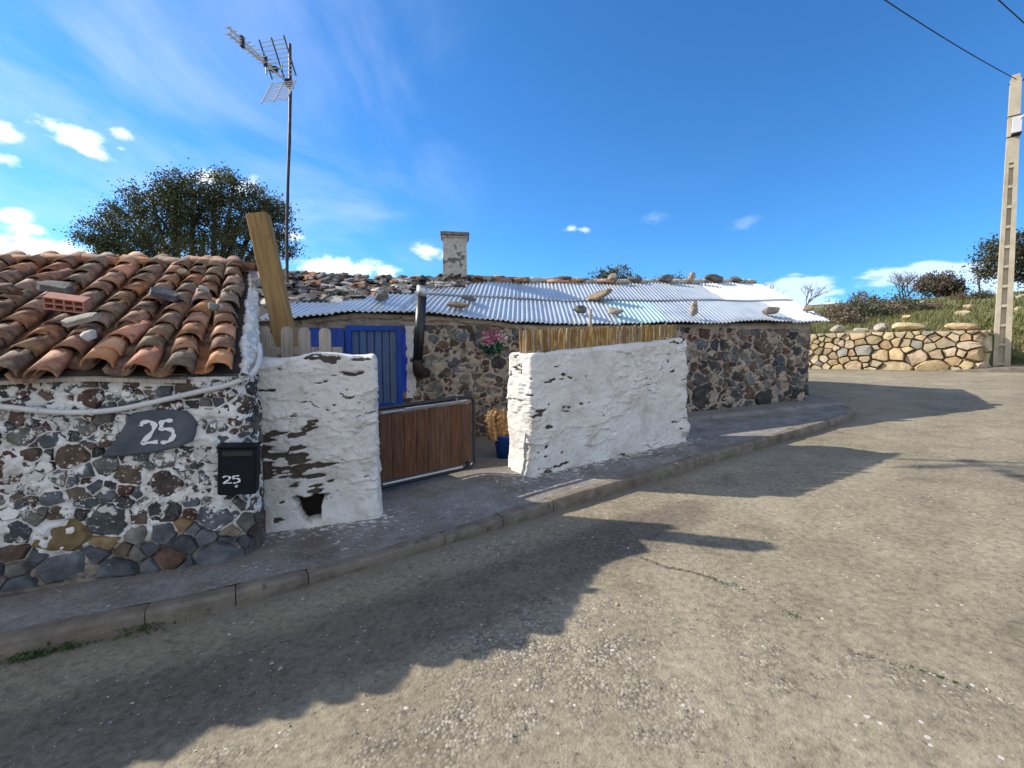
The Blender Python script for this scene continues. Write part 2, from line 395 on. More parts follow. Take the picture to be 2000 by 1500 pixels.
M['log'] = pmat('split log', [(0, (0.10, 0.05, 0.02)), (0.45, (0.24, 0.13, 0.055)), (0.7, (0.38, 0.235, 0.10)), (1, (0.52, 0.37, 0.20))], 5, stretch=(6, 6, 0.7), bump=0.6, bscale=25, rand=0)
M['wire'] = pmat('black cable', [(0, (0.012, 0.012, 0.013)), (1, (0.02, 0.02, 0.022))], 4, bump=0, rand=0, rough=0.6)
M['box_white'] = pmat('pale grey junction box', [(0, (0.55, 0.56, 0.57)), (1, (0.68, 0.69, 0.70))], 4, bump=0.05, rand=0)
M['deck'] = pmat('dark roof boarding', [(0, (0.03, 0.022, 0.017)), (1, (0.075, 0.055, 0.04))], 5, bump=0.3, rand=0)
M['interior'] = pmat('dark hollow', [(0, (0.012, 0.010, 0.008)), (1, (0.03, 0.025, 0.02))], 5, bump=0.2, rand=0)


def road_material():
    m = bpy.data.materials.new('worn concrete road')
    m.use_nodes = True
    g = NT(m.node_tree)
    pos = g.n('ShaderNodeNewGeometry', out=0)
    big = g.noise(pos, 0.55, 3, 0.6)
    mid = g.noise(pos, 2.6, 5, 0.65)
    fine = g.noise(pos, 26.0, 4, 0.7)
    base = g.ramp(g.mrange(big, 0.3, 0.7, smooth=False), [(0, (0.226, 0.190, 0.130)), (0.5, (0.274, 0.233, 0.162)), (1, (0.318, 0.275, 0.196))])
    base = g.mix(0.75, base, g.ramp(g.mrange(mid, 0.28, 0.72, smooth=False), [(0, 0.56), (0.38, 0.92), (0.6, 1.02), (1, 1.18)]), 'MULTIPLY')
    base = g.mix(0.9, base, g.ramp(g.mrange(fine, 0.30, 0.70, smooth=False), [(0, 0.50), (0.32, 0.84), (0.55, 1.0), (1, 1.30)]), 'MULTIPLY')
    # exposed aggregate where the skin has worn off
    vo = g.n('ShaderNodeTexVoronoi', {'Vector': pos, 'Scale': 62.0, 'Randomness': 1.0}, out=None)
    cell = g.n('ShaderNodeSeparateXYZ', {0: vo.outputs[1]}, out=None)
    agg = g.ramp(cell.outputs[0], [(0.0, (0.055, 0.05, 0.047)), (0.35, (0.14, 0.12, 0.095)), (0.62, (0.25, 0.215, 0.165)), (0.80, (0.40, 0.36, 0.295)), (1.0, (0.56, 0.52, 0.45))])
    agg = g.mix(g.mrange(vo.outputs[0], 0.45, 0.75), agg, (0.085, 0.075, 0.065))
    worn = g.math('ADD', g.math('MULTIPLY', g.noise(g.scl(pos, (0.75, 1.1, 1), (4.2, 1.1, 0)), 0.85, 5, 0.62), 1.0), g.math('MULTIPLY', g.math('SUBTRACT', g.noise(pos, 9.0, 4, 0.6), 0.5), 0.42))
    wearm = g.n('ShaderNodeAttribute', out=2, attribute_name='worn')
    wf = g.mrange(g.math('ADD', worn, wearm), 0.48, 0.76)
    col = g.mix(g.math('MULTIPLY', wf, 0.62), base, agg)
    # scattered pale and dark chips everywhere
    v2 = g.n('ShaderNodeTexVoronoi', {'Vector': pos, 'Scale': 30.0}, out=None)
    c2 = g.n('ShaderNodeSeparateXYZ', {0: v2.outputs[1]}, out=None)
    chip = g.math('MULTIPLY', g.math('GREATER_THAN', c2.outputs[1], 0.88), g.math('LESS_THAN', v2.outputs[0], g.math('MULTIPLY', c2.outputs[2], 0.30)))
    col = g.mix(g.math('MULTIPLY', chip, 0.8), col, (0.56, 0.53, 0.47))
    chipd = g.math('MULTIPLY', g.math('LESS_THAN', c2.outputs[1], 0.17), g.math('LESS_THAN', v2.outputs[0], g.math('MULTIPLY', c2.outputs[2], 0.28)))
    col = g.mix(g.math('MULTIPLY', chipd, 0.7), col, (0.07, 0.065, 0.06))
    # older dark bituminous strip along the kerb, swept dust in the gutter
    tar = g.n('ShaderNodeAttribute', out=2, attribute_name='tar')
    tf = g.mrange(g.math('ADD', tar, g.math('MULTIPLY', g.math('SUBTRACT', mid, 0.5), 0.9)), 0.42, 0.72)
    tarc = g.mix(1.0, col, (0.60, 0.59, 0.62), 'MULTIPLY')
    col = g.mix(tf, col, tarc)
    dust = g.n('ShaderNodeAttribute', out=2, attribute_name='dust')
    df = g.mrange(g.math('ADD', dust, g.math('MULTIPLY', g.math('SUBTRACT', mid, 0.5), 0.6)), 0.35, 0.9, 0.0, 0.6)
    col = g.mix(df, col, (0.185, 0.160, 0.125))
    crk = g.n('ShaderNodeAttribute', out=2, attribute_name='crack')
    col = g.mix(g.mrange(g.math('ADD', crk, g.math('MULTIPLY', g.math('SUBTRACT', fine, 0.5), 0.8)), 0.42, 0.80), col, (0.075, 0.066, 0.045))
    bs = g.n('ShaderNodeBsdfPrincipled', {'Base Color': col, 'Roughness': 0.9, 'Specular IOR Level': 0.2}, out=None)
    hgt = g.math('ADD', g.math('MULTIPLY', fine, 0.8), g.math('ADD', g.math('MULTIPLY', g.noise(pos, 95.0, 2, 0.7), 0.6),
                 g.math('MULTIPLY', g.math('MULTIPLY', wf, g.math('SUBTRACT', 0.7, vo.outputs[0])), 1.2)))
    nb = g.n('ShaderNodeBump', {'Height': hgt, 'Strength': 0.6, 'Distance': 0.012})
    g.t.links.new(nb, bs.inputs['Normal'])
    g.n('ShaderNodeOutputMaterial', {'Surface': bs.outputs[0]})
    return m


def pavement_material():
    m = bpy.data.materials.new('grey screed pavement')
    m.use_nodes = True
    g = NT(m.node_tree)
    pos = g.n('ShaderNodeNewGeometry', out=0)
    mid = g.noise(pos, 3.0, 4, 0.65)
    fine = g.noise(pos, 32.0, 4, 0.72)
    col = g.ramp(g.mrange(mid, 0.28, 0.72, smooth=False), [(0, (0.13, 0.115, 0.095)), (0.45, (0.20, 0.185, 0.165)), (1, (0.27, 0.262, 0.26))])
    col = g.mix(0.8, col, g.ramp(g.mrange(fine, 0.28, 0.72, smooth=False), [(0, 0.55), (0.5, 1.0), (1, 1.40)]), 'MULTIPLY')
    sp = g.noise(pos, 60.0, 3, 0.6)
    col = g.mix(g.mrange(sp, 0.64, 0.70, 0, 0.8), col, (0.45, 0.44, 0.43))
    lime = g.n('ShaderNodeAttribute', out=2, attribute_name='lime')
    ln = g.math('ADD', g.noise(g.scl(pos, (1, 1.6, 1)), 15.0, 6, 0.68), g.math('MULTIPLY', lime, 0.17))
    col = g.mix(g.mrange(ln, 0.63, 0.69, 0, 0.85), col, (0.66, 0.64, 0.61))
    dirt = g.n('ShaderNodeAttribute', out=2, attribute_name='dirt')
    col = g.mix(g.mrange(g.math('ADD', dirt, g.math('MULTIPLY', g.math('SUBTRACT', mid, 0.5), 0.9)), 0.3, 1.0, 0, 0.75), col, (0.11, 0.088, 0.06))
    bs = g.n('ShaderNodeBsdfPrincipled', {'Base Color': col, 'Roughness': 0.88, 'Specular IOR Level': 0.25}, out=None)
    nb = g.n('ShaderNodeBump', {'Height': g.math('ADD', fine, g.math('MULTIPLY', mid, 0.8)), 'Strength': 0.6, 'Distance': 0.014})
    g.t.links.new(nb, bs.inputs['Normal'])
    g.n('ShaderNodeOutputMaterial', {'Surface': bs.outputs[0]})
    return m


M['road'] = road_material()
M['pavement'] = pavement_material()
M['hill'] = pmat('rough winter pasture', [(0, (0.075, 0.07, 0.03)), (0.4, (0.13, 0.125, 0.045)), (0.65, (0.20, 0.165, 0.075)), (1, (0.27, 0.215, 0.12))], 0.35, coord='pos', rand=0, bump=0.8, bscale=3, bdist=0.1,
                 patches=[((0.095, 0.125, 0.032), 0.5, 0.50, 0.62), ((0.16, 0.125, 0.075), 1.1, 0.58, 0.68)])


# ------------------------------------------------------------------ shape helpers
def box_mesh(name, sx, sy, sz, bevel=0.0, mat=None, jit=0.0, r=None):
    """bevelled box centred in x, y; z from 0 to sz (mesh only)"""
    b = min(bevel, sx * 0.45, sy * 0.45, sz * 0.45)
    vs, fs = [], []
    if b <= 0:
        for z in (0, sz):
            for (x, y) in ((-1, -1), (1, -1), (1, 1), (-1, 1)):
                vs.append((x * sx / 2, y * sy / 2, z))
        fs = [(3, 2, 1, 0), (4, 5, 6, 7), (0, 1, 5, 4), (1, 2, 6, 5), (2, 3, 7, 6), (3, 0, 4, 7)]
    else:
        def ring(ix, iy, z):
            i0 = len(vs)
            hx, hy = sx / 2 - ix, sy / 2 - iy
            c = b * 0.9
            for (x, y) in ((-hx + c, -hy), (hx - c, -hy), (hx, -hy + c), (hx, hy - c), (hx - c, hy), (-hx + c, hy), (-hx, hy - c), (-hx, -hy + c)):
                vs.append((x, y, z))
            return i0
        r0, r1, r2, r3 = ring(b, b, 0), ring(0, 0, b), ring(0, 0, sz - b), ring(b, b, sz)
        fs.append(tuple(r0 + 7 - i for i in range(8)))
        fs.append(tuple(r3 + i for i in range(8)))
        for a, c in ((r0, r1), (r1, r2), (r2, r3)):
            for i in range(8):
                j = (i + 1) % 8
                fs.append((a + i, a + j, c + j, c + i))
    if jit and r:
        vs = [(x + r.uniform(-jit, jit), y + r.uniform(-jit, jit), z + r.uniform(-jit, jit)) for x, y, z in vs]
    me = bpy.data.meshes.new(name)
    me.from_pydata(vs, [], fs)
    me.update()
    if mat:
        me.materials.append(mat)
    return me


def put(name, me, parent=None, loc=(0, 0, 0), rot=(0, 0, 0), mat=None, matrix=None):
    o = bpy.data.objects.new(name, me)
    if matrix is not None:
        o.matrix_basis = matrix
    else:
        o.location = loc
        o.rotation_euler = rot
    link(o, parent)
    if mat is not None:
        if not me.materials:
            me.materials.append(mat)
        o.material_slots[0].link = 'OBJECT'
        o.material_slots[0].material = mat
    return o


def tube_data(pts, rad, seg=8, cap=True):
    """tube along points; rad number or list"""
    P = [Vector(p) for p in pts]
    n = len(P)
    rads = rad if hasattr(rad, '__len__') else [rad] * n
    vs, fs = [], []
    up = Vector((0, 0, 1))
    t0 = (P[1] - P[0]).normalized()
    if abs(t0.dot(up)) > 0.95:
        up = Vector((1, 0, 0))
    side = t0.cross(up).normalized()
    for i in range(n):
        t = (P[min(i + 1, n - 1)] - P[max(i - 1, 0)])
        if t.length < 1e-9:
            t = t0.copy()
        t.normalize()
        side = (side - t * side.dot(t))
        if side.length < 1e-6:
            side = t.orthogonal()
        side.normalize()
        bi = t.cross(side)
        for k in range(seg):
            a = 2 * math.pi * k / seg
            vs.append(P[i] + (side * math.cos(a) + bi * math.sin(a)) * rads[i])
    for i in range(n - 1):
        for k in range(seg):
            k2 = (k + 1) % seg
            fs.append((i * seg + k, i * seg + k2, (i + 1) * seg + k2, (i + 1) * seg + k))
    if cap:
        fs.append(tuple(range(seg - 1, -1, -1)))
        fs.append(tuple((n - 1) * seg + k for k in range(seg)))
    return vs, fs


class MB:
    """collects shapes into one mesh"""
    def __init__(s):
        s.v, s.f = [], []

    def add(s, vs, fs):
        b = len(s.v)
        s.v += [tuple(v) for v in vs]
        s.f += [tuple(i + b for i in f) for f in fs]
        return s

    def tube(s, pts, rad, seg=8):
        return s.add(*tube_data(pts, rad, seg))

    def box(s, c, size, M3=None):
        vs = []
        for z in (-.5, .5):
            for (x, y) in ((-.5, -.5), (.5, -.5), (.5, .5), (-.5, .5)):
                p = Vector((x * size[0], y * size[1], z * size[2]))
                if M3 is not None:
                    p = M3 @ p
                vs.append(p + Vector(c))
        return s.add(vs, [(3, 2, 1, 0), (4, 5, 6, 7), (0, 1, 5, 4), (1, 2, 6, 5), (2, 3, 7, 6), (3, 0, 4, 7)])

    def build(s, name, mat, parent=None, smooth=False, loc=None):
        if loc is not None:
            l = Vector(loc)
            s.v = [tuple(Vector(v) - l) for v in s.v]
        return mesh_obj(name, s.v, s.f, mat, parent, smooth, loc)


class Path:
    """plan polyline read by arc length; outward side is to the right of travel"""
    def __init__(s, pts, smooth=0):
        P = [np.array(p, float) for p in pts]
        for _ in range(smooth):
            Q = [P[0]]
            for a, b in zip(P[:-1], P[1:]):
                Q += [a * 0.75 + b * 0.25, a * 0.25 + b * 0.75]
            P = Q + [P[-1]]
        s.P = np.array(P)
        d = np.linalg.norm(np.diff(s.P, axis=0), axis=1)
        s.S = np.concatenate([[0], np.cumsum(d)])
        s.L = s.S[-1]

    def at(s, t):
        t = np.asarray(t, float)
        x = np.interp(t, s.S, s.P[:, 0])
        y = np.interp(t, s.S, s.P[:, 1])
        e = 0.04
        dx = np.interp(t + e, s.S, s.P[:, 0]) - np.interp(t - e, s.S, s.P[:, 0])
        dy = np.interp(t + e, s.S, s.P[:, 1]) - np.interp(t - e, s.S, s.P[:, 1])
        l = np.hypot(dx, dy) + 1e-9
        return x, y, dy / l, -dx / l      # point, outward normal

    def near(s, x, y):
        """arc length of the nearest point"""
        t = np.linspace(0, s.L, 800)
        px, py, _, _ = s.at(t)
        return float(t[np.argmin((px - x) ** 2 + (py - y) ** 2)])


def wall_core(name, path, zb, zt, thick, mat, parent, res=0.03, amp=0.012, seed=0, attrs=None, sink=None):
    """solid wall along a path: rough front, top and plain back"""
    ns = max(4, int(path.L / res))
    s = np.linspace(0, path.L, ns)
    x, y, nx, ny = path.at(s)
    b, t = zb(s, x, y), zt(s, x, y)
    nz = max(4, int(np.max(t - b) / res))
    k = np.linspace(0, 1, nz)
    F = b[:, None] + (t - b)[:, None] * k[None, :]
    px = np.repeat(x[:, None], nz, 1)
    py = np.repeat(y[:, None], nz, 1)
    q = np.stack([px, py, F], -1)
    d = amp * fbm(q * 7.0, 4, seed) + amp * 0.8 * fbm(q * 26.0, 3, seed + 5)
    if sink is not None:
        d = d - sink(q[..., 0], q[..., 1], q[..., 2])
    q[..., 0] += nx[:, None] * d
    q[..., 1] += ny[:, None] * d
    cols = [q]
    for off, zz_ in ((thick * 0.5, t), (thick, t), (thick, b)):
        cols.append(np.stack([x - nx * off, y - ny * off, zz_], -1)[:, None, :])
    Q = np.concatenate(cols, 1)
    nv = Q.shape[1]
    V = Q.reshape(-1, 3)
    Fc = grid_faces(ns, nv)
    at = {}
    if attrs:
        for an, fn in attrs.items():
            at[an] = fn(V[:, 0], V[:, 1], V[:, 2])
    o = np_mesh(name, V, Fc, mat, parent, True, at)
    return o


def clip_poly(poly, a, b, c):
    """keep a*x+b*y <= c"""
    out = []
    n = len(poly)
    for i in range(n):
        p, q = poly[i], poly[(i + 1) % n]
        dp, dq = a * p[0] + b * p[1] - c, a * q[0] + b * q[1] - c
        if dp <= 0:
            out.append(p)
        if dp * dq < 0:
            t = dp / (dp - dq)
            out.append((p[0] + (q[0] - p[0]) * t, p[1] + (q[1] - p[1]) * t))
    return out


def power_cells(x0, x1, y0, y1, sizefn, r, aspect=1.35, spread=0.5, tries=6000):
    """uneven cells in a rectangle; y is stretched so that cells come out wider than tall"""
    Y0, Y1 = y0 * aspect, y1 * aspect
    pts = []
    fails = 0
    while fails < 700 and tries > 0:
        tries -= 1
        x, y = r.uniform(x0, x1), r.uniform(Y0, Y1)
        rad = 0.5 * sizefn(x, y / aspect) * math.exp(r.gauss(0, spread))
        rad = min(rad, 1.1 * sizefn(x, y / aspect))
        if all((x - p[0]) ** 2 + (y - p[1]) ** 2 > (0.86 * (rad + p[2])) ** 2 for p in pts):
            pts.append((x, y, rad))
            fails = 0
        else:
            fails += 1
    A = np.array(pts)
    cells = []
    for i, (x, y, rad) in enumerate(pts):
        poly = [(x0, Y0), (x1, Y0), (x1, Y1), (x0, Y1)]
        d2 = (A[:, 0] - x) ** 2 + (A[:, 1] - y) ** 2
        for j in np.argsort(d2)[1:26]:
            xj, yj, rj = pts[j]
            a, b = 2 * (xj - x), 2 * (yj - y)
            c = xj * xj + yj * yj - x * x - y * y - (rj * rj - rad * rad)
            poly = clip_poly(poly, a, b, c)
            if len(poly) < 3:
                break
        if len(poly) >= 3:
            cells.append(([(p[0], p[1] / aspect) for p in poly], rad))
    return cells


def stone_outline(poly, gap, r, npt=9):
    P = np.array(poly)
    c = P.mean(0)
    rad = np.mean(np.linalg.norm(P - c, axis=1))
    f = max(0.35, 1 - gap / max(rad, 1e-3))
    P = c + (P - c) * f
    Q = []
    n = len(P)
    for i in range(n):
        k = r.choice([0.03, 0.06, 0.10, 0.22])
        a, b = P[i], P[(i + 1) % n]
        Q += [a * (1 - k) + b * k, a * k + b * (1 - k)]
    Q = np.array(Q)
    while len(Q) > npt:
        d = np.linalg.norm(Q - np.roll(Q, 1, 0), axis=1)
        j = int(np.argmin(d))
        Q[j - 1] = (Q[j - 1] + Q[j]) / 2
        Q = np.delete(Q, j, 0)
    Q = Q + np.array([[r.uniform(-1, 1), r.uniform(-1, 1)] for _ in range(len(Q))]) * rad * 0.10
    return Q, Q.mean(0), rad


def lay_stones(path, cells, parent, mats, r, gap=0.014, proud=(0.008, 0.035), name='stone', skip=None, back=0.06, lean=None, ztop=None, inset=0.74, edge=None, bulk=None):
    n_ = 0
    bv, bf, bm, bml = [], [], [], []
    for poly, rad0 in cells:
        Q, c, rad = stone_outline(poly, gap * r.uniform(0.7, 1.5), r)
        if rad < 0.018 or (skip and skip(c[0], c[1], rad)):
            continue
        if ztop is not None:
            x, y, _, _ = path.at(Q[:, 0])
            Q[:, 1] = np.minimum(Q[:, 1], ztop(Q[:, 0], x, y) - 0.012)
            if np.ptp(Q[:, 1]) < 0.03:
                continue
        h = r.uniform(*proud) * min(1.0, 0.5 + rad / 0.09)
        ts, tz = r.uniform(-0.16, 0.16), r.uniform(-0.16, 0.16)
        V = []
        for (lift, sc) in ((-back, 1.04), (h * 0.45 if edge is None else edge, 1.0), (h, inset)):
            for q in Q:
                p = c + (q - c) * sc
                o = lift
                if lift > 0:
                    o += (p[0] - c[0]) * ts + (p[1] - c[1]) * tz + r.uniform(-1, 1) * rad * 0.035
                V.append((p[0], p[1], o))
        V.append((c[0] + r.uniform(-.3, .3) * rad, c[1] + r.uniform(-.3, .3) * rad, h * 1.06 + 0.001))
        V = np.array(V)
        x, y, nx, ny = path.at(V[:, 0])
        W = np.stack([x + nx * V[:, 2], y + ny * V[:, 2], V[:, 1]], -1)
        if lean is not None:
            W = lean(W)
        n = len(Q)
        fs = []
        for k in range(2):
            for i in range(n):
                j = (i + 1) % n
                fs.append((k * n + i, k * n + j, (k + 1) * n + j, (k + 1) * n + i))
        for i in range(n):
            fs.append((2 * n + i, 2 * n + (i + 1) % n, 3 * n))
        ctr = W.mean(0)
        mat = mats(c[0], c[1], rad, float(ctr[0]), float(ctr[1]))
        if bulk is not None and bulk(float(ctr[0]), float(ctr[1]), float(ctr[2]), rad):
            # out of the picture or too small to pick apart: one joined piece
            if mat not in bml:
                bml.append(mat)
            b0_ = len(bv)
            bv += [tuple(v) for v in W]
            bf += [tuple(i + b0_ for i in f) for f in fs]
            bm += [bml.index(mat)] * len(fs)
            continue
        mesh_obj(name, W - ctr, fs, mat, parent, False, tuple(map(float, ctr)))
        n_ += 1
    if bv:
        o = mesh_obj('small_stones', bv, bf, bml[0], parent)
        for m_ in bml[1:]:
            o.data.materials.append(m_)
        o.data.polygons.foreach_set('material_index', bm)
        tag(o, kind='stuff')
    return n_


def rock(name, size, mat, r, parent=None, loc=(0, 0, 0), rot=None, rough=0.22, sub=1):
    """irregular angular block from a squashed, jittered icosphere"""
    t = (1 + 5 ** .5) / 2
    vs = [Vector(v).normalized() for v in ((-1, t, 0), (1, t, 0), (-1, -t, 0), (1, -t, 0), (0, -1, t), (0, 1, t), (0, -1, -t), (0, 1, -t), (t, 0, -1), (t, 0, 1), (-t, 0, -1), (-t, 0, 1))]
    fs = [(0, 11, 5), (0, 5, 1), (0, 1, 7), (0, 7, 10), (0, 10, 11), (1, 5, 9), (5, 11, 4), (11, 10, 2), (10, 7, 6), (7, 1, 8), (3, 9, 4), (3, 4, 2), (3, 2, 6), (3, 6, 8), (3, 8, 9), (4, 9, 5), (2, 4, 11), (6, 2, 10), (8, 6, 7), (9, 8, 1)]
    for _ in range(sub):
        cache, nf = {}, []

        def mid(a, b):
            key = (min(a, b), max(a, b))
            if key not in cache:
                vs.append(((vs[a] + vs[b]) / 2).normalized())
                cache[key] = len(vs) - 1
            return cache[key]
        for a, b, c in fs:
            ab, bc, ca = mid(a, b), mid(b, c), mid(c, a)
            nf += [(a, ab, ca), (b, bc, ab), (c, ca, bc), (ab, bc, ca)]
        fs = nf
    out = []
    planes = [(Vector((r.gauss(0, 1), r.gauss(0, 1), r.gauss(0, 1))).normalized(), r.uniform(0.48, 0.80)) for _ in range(13)]
    for v in vs:
        p = v.copy()
        m = max(abs(p.x), abs(p.y), abs(p.z))
        p = p * (0.55 + 0.45 / m * 0.72)
        for nrm, dd in planes:
            q = p.dot(nrm)
            if q > dd:
                p -= nrm * (q - dd)
        p += Vector((r.uniform(-1, 1), r.uniform(-1, 1), r.uniform(-1, 1))) * rough * 0.16
        out.append((p.x * size[0] / 2, p.y * size[1] / 2, p.z * size[2] / 2))
    o = mesh_obj(name, out, fs, mat, parent, False, loc)
    o.rotation_euler = rot if rot is not None else (0, 0, r.uniform(0, 6.28))
    return o


def slab_mesh(w_, l_, t_, r, n=7):
    """flat irregular flake of stone"""
    ang = sorted(r.uniform(0, 2 * math.pi) for _ in range(n))
    ring = []
    for i in range(n):
        a = 2 * math.pi * (i + r.uniform(-.25, .25)) / n
        m = max(abs(math.cos(a)), abs(math.sin(a)))
        k = r.uniform(0.8, 1.05) / (m ** 0.7)
        ring.append((math.cos(a) * k * w_ / 2, math.sin(a) * k * l_ / 2))
    vs = [(x, y, 0) for x, y in ring] + [(x * 0.93, y * 0.93, t_ + r.uniform(-.15, .15) * t_) for x, y in ring]
    fs = [tuple(range(n - 1, -1, -1)), tuple(range(n, 2 * n))] + [(i, (i + 1) % n, n + (i + 1) % n, n + i) for i in range(n)]
    me = bpy.data.meshes.new('slab')
    me.from_pydata(vs, [], fs)
    me.update()
    return me


def frame_matrix(o, X, Y, Z):
    return Matrix(((X[0], Y[0], Z[0], o[0]), (X[1], Y[1], Z[1], o[1]), (X[2], Y[2], Z[2], o[2]), (0, 0, 0, 1)))


# ------------------------------------------------------------------ ground: road
KERB = [(-12.0, -1.3), (-8.0, 0.25), (-5.5, 1.28), (-3.4, 2.10), (-2.75, 2.36), (-2.16, 2.59), (-1.73, 2.80), (-1.38, 3.02), (-0.52, 3.53), (0.38, 4.10), (1.24, 4.64), (2.15, 5.25),
        (3.11, 5.85), (4.03, 6.42), (4.85, 6.93), (5.42, 7.34), (5.82, 7.78), (6.05, 8.30), (6.15, 9.0), (6.2, 10.5), (6.2, 16.0)]
kerb_path = Path(KERB, 2)


def graded(lo_far, lo, hi, hi_far, step, g=1.25):
    a = list(np.arange(lo, hi + 1e-6, step))
    d, x = step, hi
    while x < hi_far:
        d *= g
        x += d
        a.append(x)
    d, x = step, lo
    pre = []
    while x > lo_far:
        d *= g
        x -= d
        pre.append(x)
    return np.array(pre[::-1] + a)


def kerb_dist(X, Y):
    """signed distance to the kerb line, positive on the road"""
    t = np.linspace(0, kerb_path.L, 500)
    px, py, nx, ny = kerb_path.at(t)
    flat = np.stack([X.ravel(), Y.ravel()], -1)
    out = np.empty(len(flat))
    for i in range(0, len(flat), 40000):
        blk = flat[i:i + 40000]
        d2 = (blk[:, 0:1] - px[None]) ** 2 + (blk[:, 1:2] - py[None]) ** 2
        j = np.argmin(d2, 1)
        sgn = np.sign((blk[:, 0] - px[j]) * nx[j] + (blk[:, 1] - py[j]) * ny[j])
        out[i:i + 40000] = np.sqrt(d2[np.arange(len(blk)), j]) * sgn
    return out.reshape(X.shape)


CRACK = np.array([(0.62, 3.62), (0.84, 3.43), (0.93, 3.20), (1.05, 3.02), (1.22, 2.93), (1.36, 2.82), (1.44, 2.68), (1.52, 2.58), (1.53, 2.47), (1.60, 2.38), (1.68, 2.26), (1.67, 2.15),
                  (1.76, 2.05), (1.88, 1.98), (1.97, 1.88), (2.10, 1.78), (2.25, 1.60), (2.6, 1.3), (3.0, 0.8)])


def road():
    xs = graded(-500, -2.9, 8.0, 600, 0.025)
    ys = graded(-300, 1.3, 7.6, 600, 0.025)
    X, Y = np.meshgrid(xs, ys, indexing='ij')
    Z = gz(X, Y)
    P = np.stack([X, Y, np.zeros_like(X)], -1)
    near = np.clip(1.2 - np.maximum(np.abs(X - 2) - 8, 0) * 0.3, 0, 1)
    Z = Z + near * (0.012 * fbm(P * 0.9, 3, 3) + 0.0035 * fbm(P * 7, 3, 9) + 0.0022 * vnoise(P * 30, 4))
    kd = kerb_dist(X, Y)
    Z = Z - 0.05 * np.clip((-kd - 0.1) / 0.1, 0, 1)      # tucked under the pavement
    # crack: a real groove along a wandering joint
    cp = Path([tuple(p) for p in CRACK])
    tt = np.linspace(0, cp.L, 260)
    cx, cy, _, _ = cp.at(tt)
    wob = 0.02 * vnoise(np.stack([tt * 9, tt * 0, tt * 0], -1), 5)
    m = (X > 0.3) & (X < 3.2) & (Y > 0.6) & (Y < 3.9)
    crack = np.zeros_like(X)
    pts = np.stack([X[m], Y[m]], -1)
    dd = np.sqrt(((pts[:, None, :] - np.stack([cx + wob, cy + wob], -1)[None]) ** 2).sum(-1))
    j = dd.argmin(1)
    dmin = dd[np.arange(len(pts)), j]
    strength = np.clip(0.55 + 0.9 * vnoise(np.stack([tt[j] * 3.1, tt[j] * 0, tt[j] * 0], -1), 8), 0.42, 0.95)
    cr = np.exp(-(dmin / (0.011 + 0.013 * strength)) ** 2) * strength
    crack[m] = cr
    Z = Z - 0.014 * crack
    wid = np.exp(-(dmin / 0.14) ** 2) * 0.05
    worn = np.zeros_like(X)
    worn[m] = wid
    worn += 0.20 * np.exp(-(((X - 0.35) / 0.75) ** 2 + ((Y - 1.85) / 0.45) ** 2)) + 0.09 * np.exp(-(((X - 1.0) / 0.6) ** 2 + ((Y - 2.6) / 0.5) ** 2)) + 0.05 * np.exp(-(((X - 2.6) / 0.9) ** 2 + ((Y - 3.9) / 0.7) ** 2))
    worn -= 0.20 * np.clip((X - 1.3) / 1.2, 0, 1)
    tar = np.clip(1.0 - np.abs(kd - 0.75) / 0.75, 0, 1) * np.clip((3.0 - X) / 2.0, 0, 1)
    dust = np.exp(-np.clip(kd, 0, 9) / 0.22)
    V = np.stack([X, Y, Z], -1).reshape(-1, 3)
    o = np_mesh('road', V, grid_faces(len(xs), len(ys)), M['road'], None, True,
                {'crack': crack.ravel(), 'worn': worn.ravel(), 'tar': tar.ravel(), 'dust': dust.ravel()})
    tag(o, 'worn pale concrete village road with long crack', kind='structure')
    return o


road_o = road()


def kerb_h(x):
    return float(np.interp(x, [-6, -2.4, -1.6, -1.3, -0.6, 0.0, 0.6, 4.5, 6.2], [0.13, 0.125, 0.09, 0.062, 0.070, 0.10, 0.115, 0.12, 0.10]))


WALLB = lambda x: 6.5 + 0.266 * (x + 2.6)          # front wall line of the low house


